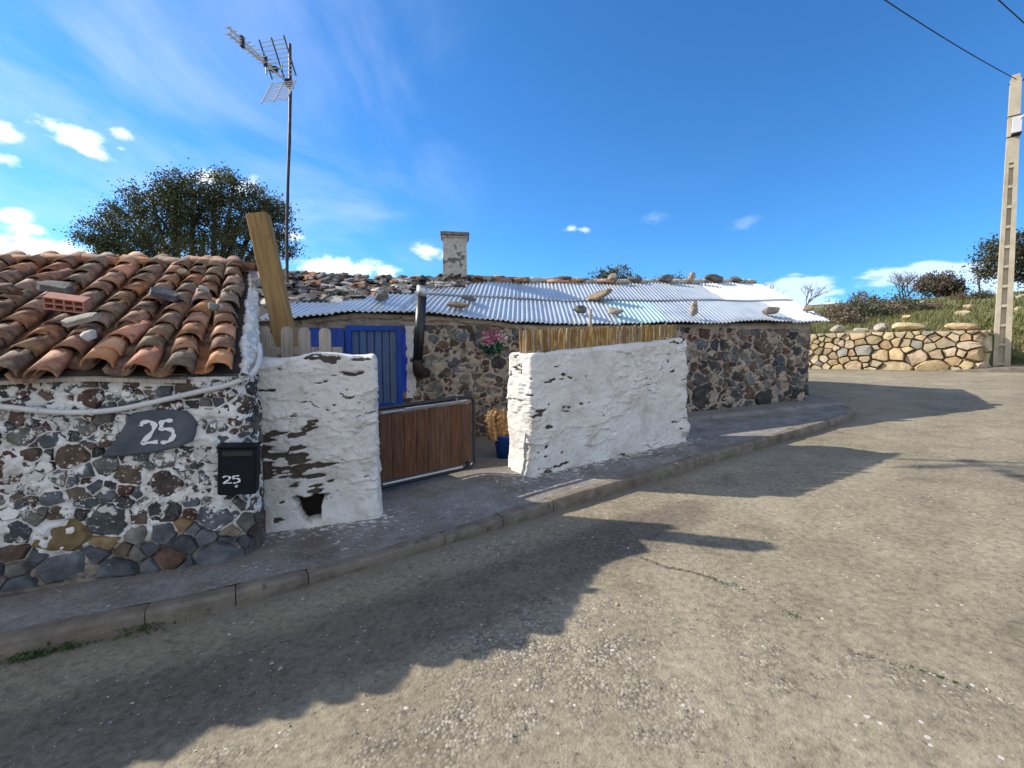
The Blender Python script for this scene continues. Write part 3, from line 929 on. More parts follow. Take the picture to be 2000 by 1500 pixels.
def pavement():
    s0, s1 = kerb_path.near(-6.0, 1.08), kerb_path.near(6.2, 13.0)
    ns = 520
    s = np.linspace(s0, s1, ns)
    x, y, nx, ny = kerb_path.at(s)
    offs = np.concatenate([np.array([0.11]), np.linspace(0.13, 1.6, 46), np.linspace(1.7, 4.2, 26)])
    X = x[:, None] - nx[:, None] * offs[None]
    Y = y[:, None] - ny[:, None] * offs[None]
    # round the bend the inner edge swings behind the house corner instead of folding back
    sb_ = kerb_path.near(4.85, 6.93)
    ib = int(np.argmin(np.abs(s - sb_)))
    eb = np.array([X[ib, -1], Y[ib, -1]])
    for i in range(ib, ns):
        kk = np.clip((s[i] - sb_) / 1.5, 0, 1)
        kk = kk * kk * (3 - 2 * kk)
        ex = eb[0] * (1 - kk) + 5.2 * kk
        ey = eb[1] * (1 - kk) + max(y[i], 9.2) * kk
        f = offs / offs[-1]
        X[i] = x[i] + (ex - x[i]) * f
        Y[i] = y[i] + (ey - y[i]) * f
    o2 = np.hypot(X - x[:, None], Y - y[:, None])
    kh = np.array([kerb_h(v) for v in x])
    ph = kh[:, None] + (0.11 - kh[:, None]) * np.clip(o2 / 0.9, 0, 1)
    P = np.stack([X, Y, 0 * X], -1)
    Z = gz(X, Y) + ph - 0.004 + 0.006 * fbm(P * 2.2, 3, 21) + 0.003 * fbm(P * 14, 3, 22)
    # low screed ramp up against the long house wall
    dw = np.clip((Y - (WALLB(X) - 0.55)) / 0.10, 0, 1) * np.clip((X - 2.4) / 0.2, 0, 1)
    Z = Z + 0.05 * dw

    def near_line(ax, ay, bx, by):
        t = np.clip(((X - ax) * (bx - ax) + (Y - ay) * (by - ay)) / ((bx - ax) ** 2 + (by - ay) ** 2), 0, 1)
        return np.hypot(X - ax - t * (bx - ax), Y - ay - t * (by - ay))
    dl = np.minimum(near_line(-2.05, 3.70, -1.15, 3.95), near_line(0.2, 4.85, 2.4, 6.15))
    lime = np.exp(-dl / 0.22)
    dirt = np.exp(-near_line(-4.2, 2.55, -2.0, 3.22) / 0.18) * 0.6 + np.exp(-np.hypot(X + 1.55, Y - 3.45) / 0.25) * 0.9 + np.clip((Y - 4.6) / 0.9, 0, 0.75) * (X < 0.6) + dw * 0.45
    V = np.stack([X, Y, Z], -1).reshape(-1, 3)
    o = np_mesh('pavement', V, grid_faces(ns, X.shape[1])[:, ::-1], M['pavement'], None, True, {'lime': lime.ravel(), 'dirt': dirt.ravel()})
    tag(o, 'grey screed pavement running along the stone houses', kind='structure')
    # kerb stones, about a metre each
    js = [kerb_path.near(*p) for p in ((-6.0, 1.08), (-5.05, 1.46), (-4.1, 1.82), (-3.15, 2.2), (-2.16, 2.59), (-1.73, 2.8), (-1.38, 3.03), (-0.52, 3.53), (-0.07, 3.82), (0.38, 4.1), (1.24, 4.64), (2.15, 5.25),
                                       (3.11, 5.85), (4.03, 6.42), (4.85, 6.93), (5.42, 7.34), (5.9, 7.9), (6.12, 8.7), (6.19, 9.7), (6.2, 10.7), (6.2, 11.7))]
    r = random.Random(5)
    for a, b in zip(js[:-1], js[1:]):
        n = 7
        g = 0.003
        t = np.linspace(a + g, b - g, n)
        dz, tilt = r.uniform(-.006, .006), r.uniform(-.006, .006)
        vs, fs = [], []
        prof = [(0.004, -0.12), (0.0, 0.35), (0.004, 0.78), (0.022, 0.97), (0.05, 1.0), (0.115, 1.0), (0.12, -0.12)]
        for i, q in enumerate(t):
            x_, y_, nx_, ny_ = (float(v) for v in kerb_path.at(q))
            h = kerb_h(x_)
            e = 0.006 if i in (0, n - 1) else 0.0
            for (off, kz) in prof:
                jj = r.uniform(-.003, .003)
                xx, yy = x_ - nx_ * (off + e + jj), y_ - ny_ * (off + e + jj)
                vs.append((xx, yy, gzf(xx, yy) + kz * (h - e) + (dz + tilt * (i / n - .5) if kz > 0.5 else 0) + (r.uniform(-.003, .003) if kz > .5 else 0)))
        m = len(prof)
        for i in range(n - 1):
            for k in range(m - 1):
                fs.append((i * m + k, i * m + k + 1, (i + 1) * m + k + 1, (i + 1) * m + k))
        fs += [tuple(range(m - 1, -1, -1)), tuple((n - 1) * m + k for k in range(m))]
        c = np.mean(vs, 0)
        mesh_obj('kerb_stone', np.array(vs) - c, fs, M['kerb'], o, False, tuple(c))
    return o


pav_o = pavement()

# ------------------------------------------------------------------ hill beyond the far wall
WDIR = np.array([0.68, -0.733])
WNRM = np.array([0.733, 0.68])
W0 = np.array([13.17, 13.10])       # right-hand end of the far wall


def hill_z(x, y):
    x = np.asarray(x, float)
    y = np.asarray(y, float)
    wd = (x - W0[0]) * WNRM[0] + (y - W0[1]) * WNRM[1]
    sd_ = (x - W0[0]) * WDIR[0] + (y - W0[1]) * WDIR[1]
    up = 2.15 + 0.112 * np.where(wd < 34, wd, 34 + 9 * np.tanh((wd - 34) / 9) - 0.10 * np.maximum(wd - 60, 0))
    base = gz(x, y) - 0.06
    P = np.stack([x, y, 0 * x], -1)
    up = up + np.clip(wd / 6, 0, 1) * (0.30 * fbm(P * 0.13, 3, 31) + 0.10 * fbm(P * 0.6, 3, 33))
    # a shaded gully at the wall end, then a soft bank on the right
    ramp = np.where(sd_ < -0.1, 1.0, np.clip((wd - 0.9) / 2.6, 0, 1) ** 1.3)
    bl = np.clip((sd_ + 0.4) / 0.6, 0, 1)
    k = (1 - bl) + bl * ramp
    return base + (up - base) * k


def hill():
    # grid in (along wall, behind wall)
    a = np.concatenate([np.arange(-160, -22, 6.0), np.arange(-22, 34, 0.4), np.arange(34, 170, 6.0)])
    b = np.concatenate([np.arange(0.22, 16, 0.3), np.arange(16, 60, 1.0), np.arange(62, 420, 14.0)])
    A, B = np.meshgrid(a, b, indexing='ij')
    X = W0[0] + WDIR[0] * A + WNRM[0] * B
    Y = W0[1] + WDIR[1] * A + WNRM[1] * B
    Z = hill_z(X, Y)
    o = np_mesh('hill', np.stack([X, Y, Z], -1).reshape(-1, 3), grid_faces(len(a), len(b)), M['hill'], None, True)
    tag(o, 'rough winter pasture rising behind the far stone wall', kind='structure')


hill()


def far_pavement():
    # narrow concrete verge at the foot of the far wall and round the pole
    p = Path([(4.0, 22.4), (10.0, 15.95), (12.6, 13.15), (13.3, 12.45), (14.6, 11.6), (17.5, 10.0), (24, 7.0)], 1)
    s = np.linspace(0, p.L, 120)
    x, y, nx, ny = p.at(s)
    prof = [(-0.01, -0.08), (0.0, 0.02), (0.012, 0.11), (0.03, 0.125), (0.16, 0.125), (0.5, 0.12), (1.2, 0.11), (2.4, 0.10)]
    kh = np.clip((x - 12.2) / 1.2, 0.12, 1.0)
    cols = []
    for off, z in prof:
        xx, yy = x - nx * off, y - ny * off      # path runs left to right: outward = towards the road
        cols.append(np.stack([xx, yy, gz(xx, yy) + np.where(z > 0, z * kh, z)], -1))
    V = np.stack(cols, 1).reshape(-1, 3)
    o = np_mesh('far_pavement', V, grid_faces(len(s), len(prof)), M['kerb'], None, False)
    tag(o, 'pale concrete verge at the foot of the far field wall', kind='structure')


far_pavement()

# ------------------------------------------------------------------ near house with the tiled roof
E0 = np.array([-1.90, 3.20])
EV = np.array([0.9507, 0.3101])
PV = np.array([-0.3101, 0.9507])
VV = np.array([-0.459, 0.888])
EAVE_Z, SLOPE, TR = 1.45, 0.55, 1.85


def roof_pt(s, t, lift=0.0):
    """s <= 0 along the eave from the right corner, t up the slope in plan"""
    f = min(1.0, max(0.0, 1 + s / 0.95))
    f = f * f * (3 - 2 * f)
    d = PV * (1 - f) + VV * f
    d = d / d.dot(PV)
    p = E0 + EV * s + d * t
    hump = (0.02 * math.exp(-((s + 1.75) / 0.8) ** 2) + 0.045 * min(max(s + 0.6, -2.6), 0.0)) * (t / TR) ** 2
    sag = -0.03 * math.sin(math.pi * min(max(t / TR, 0), 1)) * (0.6 + 0.4 * math.sin(s * 3.1))
    return Vector((p[0], p[1], EAVE_Z + SLOPE * t + hump + sag + lift))


def roof_frame(s, t):
    o = roof_pt(s, t)
    Y = (roof_pt(s, t + 0.05) - roof_pt(s, t - 0.05)).normalized()
    X = (roof_pt(s + 0.03, t) - roof_pt(s - 0.03, t)).normalized()
    Z = X.cross(Y).normalized()
    X = Y.cross(Z).normalized()
    return o, X, Y, Z


def barrel_mesh(length, w0, w1, arch, th, r, seg=7, chip=0.0):
    vs, fs = [], []
    ks = [i / seg for i in range(seg + 1)]
    for (yy, ww, ar, inner) in ((0, w0, arch, 0), (length, w1, arch * 0.86, 0), (0, w0, arch, 1), (length, w1, arch * 0.86, 1)):
        for k in ks:
            a = math.pi * (1 - k)
            rx, rz = ww / 2 - inner * th, ar - inner * th
            dy = r.uniform(-1, 1) * chip if yy == 0 and not inner else 0
            vs.append((math.cos(a) * rx, yy + dy, math.sin(a) ** 0.85 * rz))
    n = seg + 1
    for i in range(seg):
        fs.append((i, i + 1, n + i + 1, n + i))
        fs.append((2 * n + i + 1, 2 * n + i, 3 * n + i, 3 * n + i + 1))
        fs.append((2 * n + i, 2 * n + i + 1, i + 1, i))
        fs.append((n + i, n + i + 1, 3 * n + i + 1, 3 * n + i))
    rim0 = len(fs)
    fs.append((0, n, 3 * n, 2 * n))
    fs.append((n - 1, 3 * n - 1, 4 * n - 1, 2 * n - 1))
    me = bpy.data.meshes.new('barrel_tile')
    me.from_pydata(vs, [], fs)
    me.polygons.foreach_set('use_smooth', [(k < rim0 and k % 4 < 2) for k in range(len(fs))])
    me.update()
    me.materials.append(M['tile_brown'])
    return me


HOUSE = empty('tiled_stone_house', (-3.0, 3.9, 0.0))
tag(HOUSE, 'low lime-flecked rubble house with red barrel tile roof and number 25', 'house')


def world_mat(o):
    m = o.matrix_parent_inverse @ o.matrix_basis
    return world_mat(o.parent) @ m if o.parent is not None else o.matrix_basis.copy()


def hp(o):
    """keep the placement given in world coordinates under the parent"""
    if o.parent is not None:
        o.matrix_parent_inverse = world_mat(o.parent).inverted()
    return o


# the wall: front, rounded corner, gable flank
front = Path([(-5.6, 2.115), (-2.30, 3.161), (-2.10, 3.225), (-1.99, 3.275), (-1.94, 3.34), (-1.935, 3.43), (-1.99, 3.58), (-2.10, 3.80), (-2.74, 5.0)], 1)


def front_top(s, x, y):
    t = (np.asarray(x) - E0[0]) * PV[0] + (np.asarray(y) - E0[1]) * PV[1]
    return np.where(s < front.near(-1.94, 3.34), 1.425, EAVE_Z + SLOPE * np.maximum(t, 0) - 0.075)


def front_bot(s, x, y):
    return gz(x, y) - 0.05


WALL1 = wall_core('wall', front, front_bot, front_top, 0.42, M['mortar_white'], None, 0.0125, 0.028, 41,
                  {'low': lambda x, y, z: np.clip(1.0 - (z - gz(x, y) - 0.22) / 0.22 + 0.35 * fbm(np.stack([x, y, z], -1) * 6, 3, 44), 0, 1)},
                  sink=lambda x, y, z: 0.016 * np.clip(1.0 - (z - gz(x, y) - 0.24) / 0.15, 0, 1))
WALL1.parent = HOUSE
hp(WALL1)
rs = random.Random(11)


def size_front(s, z):
    return 0.128 if z > 0.52 else (0.128 + 0.15 * min(1, (0.52 - z) / 0.22))


s_a, s_b = front.near(-4.75, 2.385), front.near(-2.10, 3.90)
cells = power_cells(s_a, s_b, 0.07, 1.42, size_front, rs, 1.2, 0.55, 16000)
s_slab0, s_slab1 = front.near(-2.72, 3.03), front.near(-2.20, 3.19)


def in_slab(s, z, rad):
    return s_slab0 + 0.06 < s < s_slab1 and 0.93 + 0.0 < z < 1.19 and z < 0.90 + (s - s_slab0) / 0.18 * 0.29 + 0.02


def mats_front(s, z, rad, x, y):
    if z < 0.42:
        return M['bare_' + rs.choice(['slate', 'slate', 'grey', 'ochre', 'brown', 'slate', 'grey'])]
    if z > 1.28:
        return M['washed_' + rs.choice(['brown', 'slate', 'rust', 'dark'])]
    return M['washed_' + rs.choice(['brown', 'slate', 'rust', 'slate', 'grey', 'dark', 'brown', 'dark'])]


NST = lay_stones(front, cells, WALL1, mats_front, rs, 0.001, (0.003, 0.021), 'stone', in_slab, edge=-0.013, inset=0.82, bulk=lambda x, y, z, q: x < -3.32 or y > 3.62 or q < 0.030)
for ch in WALL1.children:
    hp(ch)

# slate plaque with the painted number, set into the wall
def on_front(x, z, out):
    s = front.near(x, 2.02 * 0.317 + 3.25 + 0.317 * x)
    px, py, nx, ny = (float(v) for v in front.at(s))
    return Vector((px + nx * out, py + ny * out, z))


ol = [(-2.72, 0.905), (-2.60, 0.905), (-2.44, 0.918), (-2.30, 0.945), (-2.22, 0.985), (-2.195, 1.06), (-2.205, 1.13), (-2.25, 1.19), (-2.34, 1.208), (-2.46, 1.206), (-2.545, 1.19), (-2.585, 1.11), (-2.64, 1.01), (-2.70, 0.94)]
vs = [on_front(x, z, -0.03) for x, z in ol] + [on_front(x, z, 0.034 + rs.uniform(-.002, .002)) for x, z in ol]
cx, cz = -2.42, 1.06
vs += [on_front(cx + (x - cx) * 0.94, cz + (z - cz) * 0.92, 0.043) for x, z in ol]
n = len(ol)
fs = [(i, (i + 1) % n, n + (i + 1) % n, n + i) for i in range(n)] + [(n + i, n + (i + 1) % n, 2 * n + (i + 1) % n, 2 * n + i) for i in range(n)] + [tuple(range(2 * n, 3 * n))]
plaque = hp(mesh_obj('number_plaque', vs, fs, M['slab'], HOUSE))
tag(plaque, 'dark slate slab painted with a white number 25')


def brush(strokes, place, width, mat, name, parent, thick=0.003):
    """hand painted strokes: polylines in the local plane -> thin raised ribbons"""
    mb = MB()
    for st in strokes:
        P = [np.array(p, float) for p in st]
        for _ in range(2):
            Q = [P[0]]
            for a, b in zip(P[:-1], P[1:]):
                Q += [a * .75 + b * .25, a * .25 + b * .75]
            P = Q + [P[-1]]
        n = len(P)
        vs = []
        for i, p in enumerate(P):
            t = P[min(i + 1, n - 1)] - P[max(i - 1, 0)]
            t = t / (np.linalg.norm(t) + 1e-9)
            nn = np.array([-t[1], t[0]])
            wv = width * (0.85 + 0.3 * math.sin(i * 0.9 + len(st)))
            for k, o in ((-1, 0), (1, 0), (1, 1), (-1, 1)):
                q = p + nn * k * wv / 2
                vs.append(place(q[0], q[1], o * thick))
        f = []
        for i in range(n - 1):
            for k in range(4):
                f.append((i * 4 + k, i * 4 + (k + 1) % 4, (i + 1) * 4 + (k + 1) % 4, (i + 1) * 4 + k))
        f += [(3, 2, 1, 0), tuple((n - 1) * 4 + k for k in range(4))]
        mb.add(vs, f)
    o = mb.build(name, mat, parent)
    return o


TWO = [[(0.02, 0.80), (0.10, 0.98), (0.34, 1.0), (0.44, 0.78), (0.34, 0.48), (0.04, 0.06), (0.02, 0.02), (0.14, 0.03), (0.50, 0.05)]]
FIVE = [[(0.96, 1.0), (0.78, 0.99), (0.63, 0.97), (0.62, 0.78), (0.60, 0.60), (0.74, 0.64), (0.95, 0.56), (0.98, 0.30), (0.86, 0.06), (0.68, 0.0), (0.58, 0.05)]]
hp(brush(TWO + FIVE, lambda a, b, o: on_front(-2.500 + a * 0.185, 0.985 + b * 0.150, 0.0455 + o), 0.165, M['paint_white'], 'number', plaque))

# roof: boarding, pan tiles, cover tiles, ridge
ROOF1 = empty('roof', (0, 0, 0), 0, HOUSE)
hp(ROOF1)
dv, df = [], []
ss = np.linspace(-3.7, 0.02, 30)
tt_ = np.linspace(0.06, TR, 12)
for s in ss:
    for t in tt_:
        dv.append(roof_pt(s, t, -0.035))
nt_ = len(tt_)
for i in range(len(ss) - 1):
    for j in range(nt_ - 1):
        df.append((i * nt_ + j, (i + 1) * nt_ + j, (i + 1) * nt_ + j + 1, i * nt_ + j + 1))
b0 = len(dv)
for s in (-3.7, -0.12):
    r0 = roof_pt(s, TR)
    q = r0 + Vector((PV[0] * 1.9, PV[1] * 1.9, -1.05))
    dv += [r0 + Vector((0, 0, -0.03)), q]
df.append((b0, b0 + 1, b0 + 3, b0 + 2))
hp(mesh_obj('roof_deck', dv, df, M['deck'], ROOF1))
rt = random.Random(23)
covers = [barrel_mesh(0.34, 0.168 * k, 0.138 * k, 0.072 * k, 0.010, rt, 7, c) for k, c in ((1.0, 0.004), (1.03, 0.007), (0.97, 0.012), (1.0, 0.02))]
pans = [barrel_mesh(0.36, 0.16, 0.19, 0.060, 0.013, rt, 6, 0.006) for _ in range(2)]
PITCH = 0.232
ROWS = 10
STEP = TR / (ROWS - 0.1)


def tile_mat(r, s, t):
    q = r.random() + 0.18 * math.sin(s * 7 + t * 3)
    if q < 0.34:
        return M['terracotta']
    if q < 0.68:
        return M['tile_brown']
    if q < 0.96:
        return M['tile_lichen']
    return M['tile_orange'] if s > -1.4 else M['terracotta']


for c in range(16):
    s0 = -0.115 - c * PITCH
    wob = rt.uniform(-.012, .012)
    for j in range(ROWS):
        t = 0.0 + j * STEP + rt.uniform(-0.028, 0.02) + (rt.uniform(-.05, .04) if j == 0 else 0)
        if c == 3 and j == 0:
            t += 0.03
        o, X, Y, Z = roof_frame(s0 + wob + rt.uniform(-.010, .010), t)
        yaw = rt.gauss(0, 0.075)
        roll = rt.gauss(0, 0.06)
        X2 = (X * math.cos(yaw) + Y * math.sin(yaw)).normalized()
        Y2 = (Y * math.cos(yaw) - X * math.sin(yaw) + Z * (0.075 + rt.uniform(-.03, .03)) * -1).normalized()
        Z2 = X2.cross(Y2).normalized()
        Xr = (X2 * math.cos(roll) + Z2 * math.sin(roll)).normalized()
        Z2 = Xr.cross(Y2).normalized()
        me = covers[rt.choice([0, 0, 1, 1, 2, 3])]
        mt = tile_mat(rt, s0, t)
        if c == 0 and j in (0, 2):
            mt = M['tile_orange']
        if c == 1 and j == 0:
            mt = M['tile_lichen']
        hp(put('roof_tile', me, ROOF1, mat=mt, matrix=frame_matrix(o + Z * 0.030, Xr, Y2, Z2)))
        # pan tile in the gutter to the left
        if t > 0.02 or True:
            o, X, Y, Z = roof_frame(s0 - PITCH / 2, t + 0.05)
            Y2 = (Y - Z * 0.05).normalized()
            Xn = X * -1
            Zn = Xn.cross(Y2).normalized()
            hp(put('pan_tile', rt.choice(pans), ROOF1, mat=tile_mat(rt, s0 - 2, t), matrix=frame_matrix(o + Z * 0.030, Xn, Y2, Zn)))
rmesh = [barrel_mesh(0.40, 0.22, 0.18, 0.09, 0.014, rt, 7, 0.006) for _ in range(2)]
s = -3.75
while s < -0.36:
    a, b = roof_pt(s, TR), roof_pt(s + 0.36, TR)
    X_ = (a - b).normalized()
    Y_ = X_ * -1
    Zu = Vector((0, 0, 1))
    Y_ = (Y_ - Zu * 0.05 + Vector((0, 0, rt.gauss(0, 0.025)))).normalized()
    Xs = Y_.cross(Zu).normalized()
    Zs = Xs.cross(Y_).normalized()
    hp(put('ridge_tile', rt.choice(rmesh), ROOF1, mat=rt.choice([M['terracotta'], M['terracotta'], M['tile_brown']]),
           matrix=frame_matrix(a + Vector((0, 0, 0.0 + rt.uniform(-.008, .01))), Xs, Y_, Zs)))
    s += 0.30
# thin board under the eave
bd = []
for s in np.linspace(-3.6, -0.32, 20):
    for (dt, z) in ((0.0, -0.052), (0.0, -0.028), (0.10, 0.0), (0.10, -0.052)):
        p = roof_pt(s, dt + 0.035)
        bd.append((p.x, p.y, EAVE_Z + z + 0.012 * math.sin(s * 5)))
fsb = []
for i in range(19):
    for k in range(4):
        fsb.append((i * 4 + k, (i + 1) * 4 + k, (i + 1) * 4 + (k + 1) % 4, i * 4 + (k + 1) % 4))
hp(mesh_obj('eave_board', bd, fsb, M['picket'], ROOF1))


def lumpy_tube(name, pts, rad, mat, parent, amp=0.4, seed=0, flat=1.0, seg=12, attrs=None):
    P = np.array(pts, float)
    d = np.concatenate([[0], np.cumsum(np.linalg.norm(np.diff(P, axis=0), axis=1))])
    n = max(6, int(d[-1] / 0.02))
    t = np.linspace(0, d[-1], n)
    C = np.stack([np.interp(t, d, P[:, i]) for i in range(3)], -1)
    vs, fs = tube_data([tuple(c) for c in C], rad, seg)
    V = np.array([tuple(v) for v in vs])
    rep = np.repeat(C, seg, 0)
    D = V - rep
    k = 1 + amp * fbm(V * 11, 3, seed) + amp * 0.6 * fbm(V * 34, 2, seed + 3)
    D = D * k[:, None]
    D[:, 2] *= flat
    F = np.array([f for f in fs if len(f) == 4])
    return np_mesh(name, rep + D, F, mat, parent, True, attrs)


for t0_, t1_, rv in ((0.03, 0.95, 0.030), (0.93, TR - 0.05, 0.017)):
    verge = [tuple(roof_pt(0.028 + 0.010 * math.sin(t * 9), t, -0.045 + 0.010 * math.sin(t * 13))) for t in np.linspace(t0_, t1_, 14)]
    hp(lumpy_tube('verge_mortar', verge, rv, M['mortar_white'], ROOF1, 1.1, 61, seg=16))

# ------------------------------------------------------------------ whitewashed walls either side of the gate
def rounded_box_wall(name, label, A, B, thick, zb, zt, rcorner, res, seed, end_jag=0.0, hole=None, flare=0.0, bank=None, lipk=1.0):
    """A, B: plan ends of the front face (left, right). zb, zt: functions of 0..1 along the wall"""
    A, B = np.array(A, float), np.array(B, float)
    L = np.linalg.norm(B - A)
    ex = (B - A) / L
    ey = np.array([-ex[1], ex[0]])
    H = 1.4
    T = thick
    nx_, ny_, nz_ = int(L / res[0]), int(T / 0.03), int(H / res[1])

    def g2(n1, n2):
        return np.meshgrid(np.linspace(0, 1, n1 + 1), np.linspace(0, 1, n2 + 1), indexing='ij')
    parts, faces, base = [], [], 0
    for kind in ('front', 'back', 'left', 'right', 'top'):
        if kind in ('front', 'back'):
            a, b = g2(nx_ if kind == 'front' else 20, nz_ if kind == 'front' else 20)
            P = np.stack([a * L, np.full_like(a, 0 if kind == 'front' else T), b * H], -1)
            flip = kind == 'back'
        elif kind in ('left', 'right'):
            a, b = g2(ny_, nz_)
            P = np.stack([np.full_like(a, 0 if kind == 'left' else L), a * T, b * H], -1)
            flip = kind == 'left'
        else:
            a, b = g2(nx_, ny_)
            P = np.stack([a * L, b * T, np.full_like(a, H)], -1)
            flip = False
        f = grid_faces(P.shape[0], P.shape[1], base)
        faces.append(f[:, ::-1] if flip else f)
        parts.append(P.reshape(-1, 3))
        base += P.shape[0] * P.shape[1]
    P = np.concatenate(parts)
    rc = rcorner
    lo = np.array([rc, rc, -1.0])
    hi = np.array([L - rc, T - rc, H - rc])
    Q = np.clip(P, lo, hi)
    N = P - Q
    ln = np.linalg.norm(N, axis=1, keepdims=True)
    N = N / np.maximum(ln, 1e-6)
    P = Q + N * rc
    k = P[:, 0] / L
    hgt = P[:, 2] / H
    # layered lips of slab stone under thick limewash
    warp = P * np.array([1, 1, 1])
    q = P[:, 2] * 9.5 + 1.7 * fbm(warp * np.array([1.7, 1.7, 2.2]), 3, seed) + 0.5 * fbm(warp * 7, 2, seed + 1)
    saw = q - np.floor(q)
    row = np.floor(q)
    msk = np.clip((fbm(np.stack([P[:, 0] * 4.6 + row * 3.7, P[:, 1] * 4.6, row * 5.1 + P[:, 2] * 2], -1), 3, seed + 2) - 0.02) / 0.22, 0, 1)
    top_fade = np.clip((1.0 - hgt) / 0.04, 0, 1)
    lip = (1 - saw) ** 1.3 * msk
    q2 = P[:, 2] * 23 + 2.3 * fbm(warp * np.array([4.1, 4.1, 5.0]), 3, seed + 7)
    saw2 = q2 - np.floor(q2)
    row2 = np.floor(q2)
    msk2 = np.clip((fbm(np.stack([P[:, 0] * 9.4 + row2 * 2.7, P[:, 1] * 9.4, row2 * 3.1], -1), 2, seed + 8) - 0.12) / 0.25, 0, 1)
    flat = np.clip(0.55 + 1.6 * fbm(P * 2.1, 2, seed + 15), 0.12, 1)
    d = 0.018 * lip * lipk * flat + 0.013 * (1 - saw2) * msk2 * lipk * flat + 0.028 * fbm(P * 3.2, 4, seed + 3, 0.55) + 0.014 * flat * fbm(P * 24, 3, seed + 4, 0.65)
    d = d * (0.35 + 0.65 * top_fade)
    if end_jag:
        e = np.clip((k - 0.90) / 0.10, 0, 1)
        d = d + e * end_jag * (0.5 + 1.2 * fbm(P * 8, 3, seed + 6)) + e * 0.05 * (1 - hgt)
    fb = np.clip(1 - hgt / 0.25, 0, 1)
    d = d + flare * fb ** 2
    bare = np.clip(0.25 + 1.6 * fbm(P * np.array([2.2, 2.2, 3.0]), 3, seed + 9), 0, 1)
    wear = np.clip((saw - 0.80) / 0.10, 0, 1) * msk * bare * 0.75 + np.clip((saw2 - 0.78) / 0.1, 0, 1) * msk2 * 0.8 * bare  # worn-off wash, with the shade beneath each lip painted in
    core = np.zeros_like(wear)
    if bank:
        bk = bank(P, k, hgt, seed)
        wear = wear + bk
        d = d - 0.022 * bk
    stain = np.clip(0.75 - hgt * 4.5 + 0.5 * fbm(P * 5, 3, seed + 11), 0, 1) * 0.8
    Pn = P + N * d[:, None]
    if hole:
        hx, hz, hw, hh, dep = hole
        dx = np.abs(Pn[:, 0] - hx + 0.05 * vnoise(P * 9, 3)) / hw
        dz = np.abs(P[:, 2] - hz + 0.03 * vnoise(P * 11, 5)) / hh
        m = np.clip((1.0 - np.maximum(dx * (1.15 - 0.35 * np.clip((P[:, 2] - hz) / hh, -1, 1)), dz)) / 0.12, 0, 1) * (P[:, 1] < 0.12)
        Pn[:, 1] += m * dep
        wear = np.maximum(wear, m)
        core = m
    # local -> world, with the real top and bottom heights
    b, t = zb(k), zt(k) + 0.012 * fbm(np.stack([P[:, 0] * 6, P[:, 1] * 6, 0 * k], -1), 3, seed + 12)
    z = b + (t - b) * (Pn[:, 2] / H)
    W = np.stack([A[0] + ex[0] * Pn[:, 0] + ey[0] * Pn[:, 1], A[1] + ex[1] * Pn[:, 0] + ey[1] * Pn[:, 1], z], -1)
    # weld seams
    key = np.round(np.concatenate([P], 1) * 2000).astype(np.int64)
    _, idx, inv = np.unique(key, axis=0, return_index=True, return_inverse=True)
    inv = inv.ravel()
    F = inv[np.concatenate(faces)]
    o = np_mesh(name, W[idx], F, M['limewash'], None, True, {'wear': wear[idx], 'stain': stain[idx], 'core': core[idx]})
    tag(o, label, 'wall', 'whitewashed walls either side of the gate')
    return o


def bank1(P, k, h, seed):
    # bare courses where the wash has dropped off, mostly beside the house
    f = fbm(P * np.array([7.0, 7.0, 24.0]), 3, seed + 30)
    g = fbm(P * np.array([2.6, 2.6, 4.0]), 3, seed + 31)
    b = np.clip((0.72 - k) / 0.4, 0, 1) * np.exp(-((h - 0.46) / 0.24) ** 2) * 0.42 + np.clip((0.22 - k) / 0.2, 0, 1) * 0.18 * (h < 0.85)
    return np.clip((f + g * 0.5 + b - 0.50) / 0.12, 0, 1)


def bank2(P, k, h, seed):
    f = fbm(P * np.array([9.0, 9.0, 22.0]), 3, seed + 30)
    g = fbm(P * np.array([3.0, 3.0, 3.0]), 3, seed + 31)
    b = np.clip((k - 0.80) / 0.2, 0, 1) * 0.22 + np.clip(0.20 - h, 0, 1) * 1.1
    return np.clip((f + g * 0.5 + b - 0.60) / 0.12, 0, 1)


rounded_box_wall('whitewashed_wall', 'flaking whitewashed wall stub with drain hole beside the tiled house', (-2.075, 3.70), (-1.165, 3.955), 0.36,
                 lambda k: 0.05 * (-2.07 + 0.9 * k) + 0.03 * 3.8 + 0.02, lambda k: 1.555 + 0.035 * k - 0.02 * np.sin(k * 9), 0.045, (0.009, 0.0075), 100,
                 hole=(0.40, 0.215, 0.105, 0.085, 0.26), flare=0.035, bank=bank1)
rounded_box_wall('whitewashed_wall', 'wide lumpy whitewashed wall topped with cane beside the kerb', (0.20, 4.86), (2.30, 6.12), 0.50,
                 lambda k: 0.05 * (0.2 + 2.1 * k) + 0.03 * (4.9 + 1.2 * k) + 0.02, lambda k: 1.585 + 0.195 * k, 0.055, (0.011, 0.009), 140, end_jag=0.055, flare=0.03, bank=bank2)

# ------------------------------------------------------------------ long low house with the corrugated roof
EXX = [-4.9, -3.4, -2.9, -2.2, -1.0, -0.4, 0.1, 0.6, 2.9, 6.0]
EZZ = [2.06, 2.02, 2.05, 2.17, 2.14, 2.10, 2.04, 2.03, 2.08, 2.17]
FS = 0.395
EOFF = 0.15
LOW = empty('corrugated_roof_house', (1.2, 8.6, 0.0))
tag(LOW, 'long low rubble house with corrugated metal roof and blue door', 'house')


def eave_z(x):
    return float(np.interp(x, EXX, EZZ))


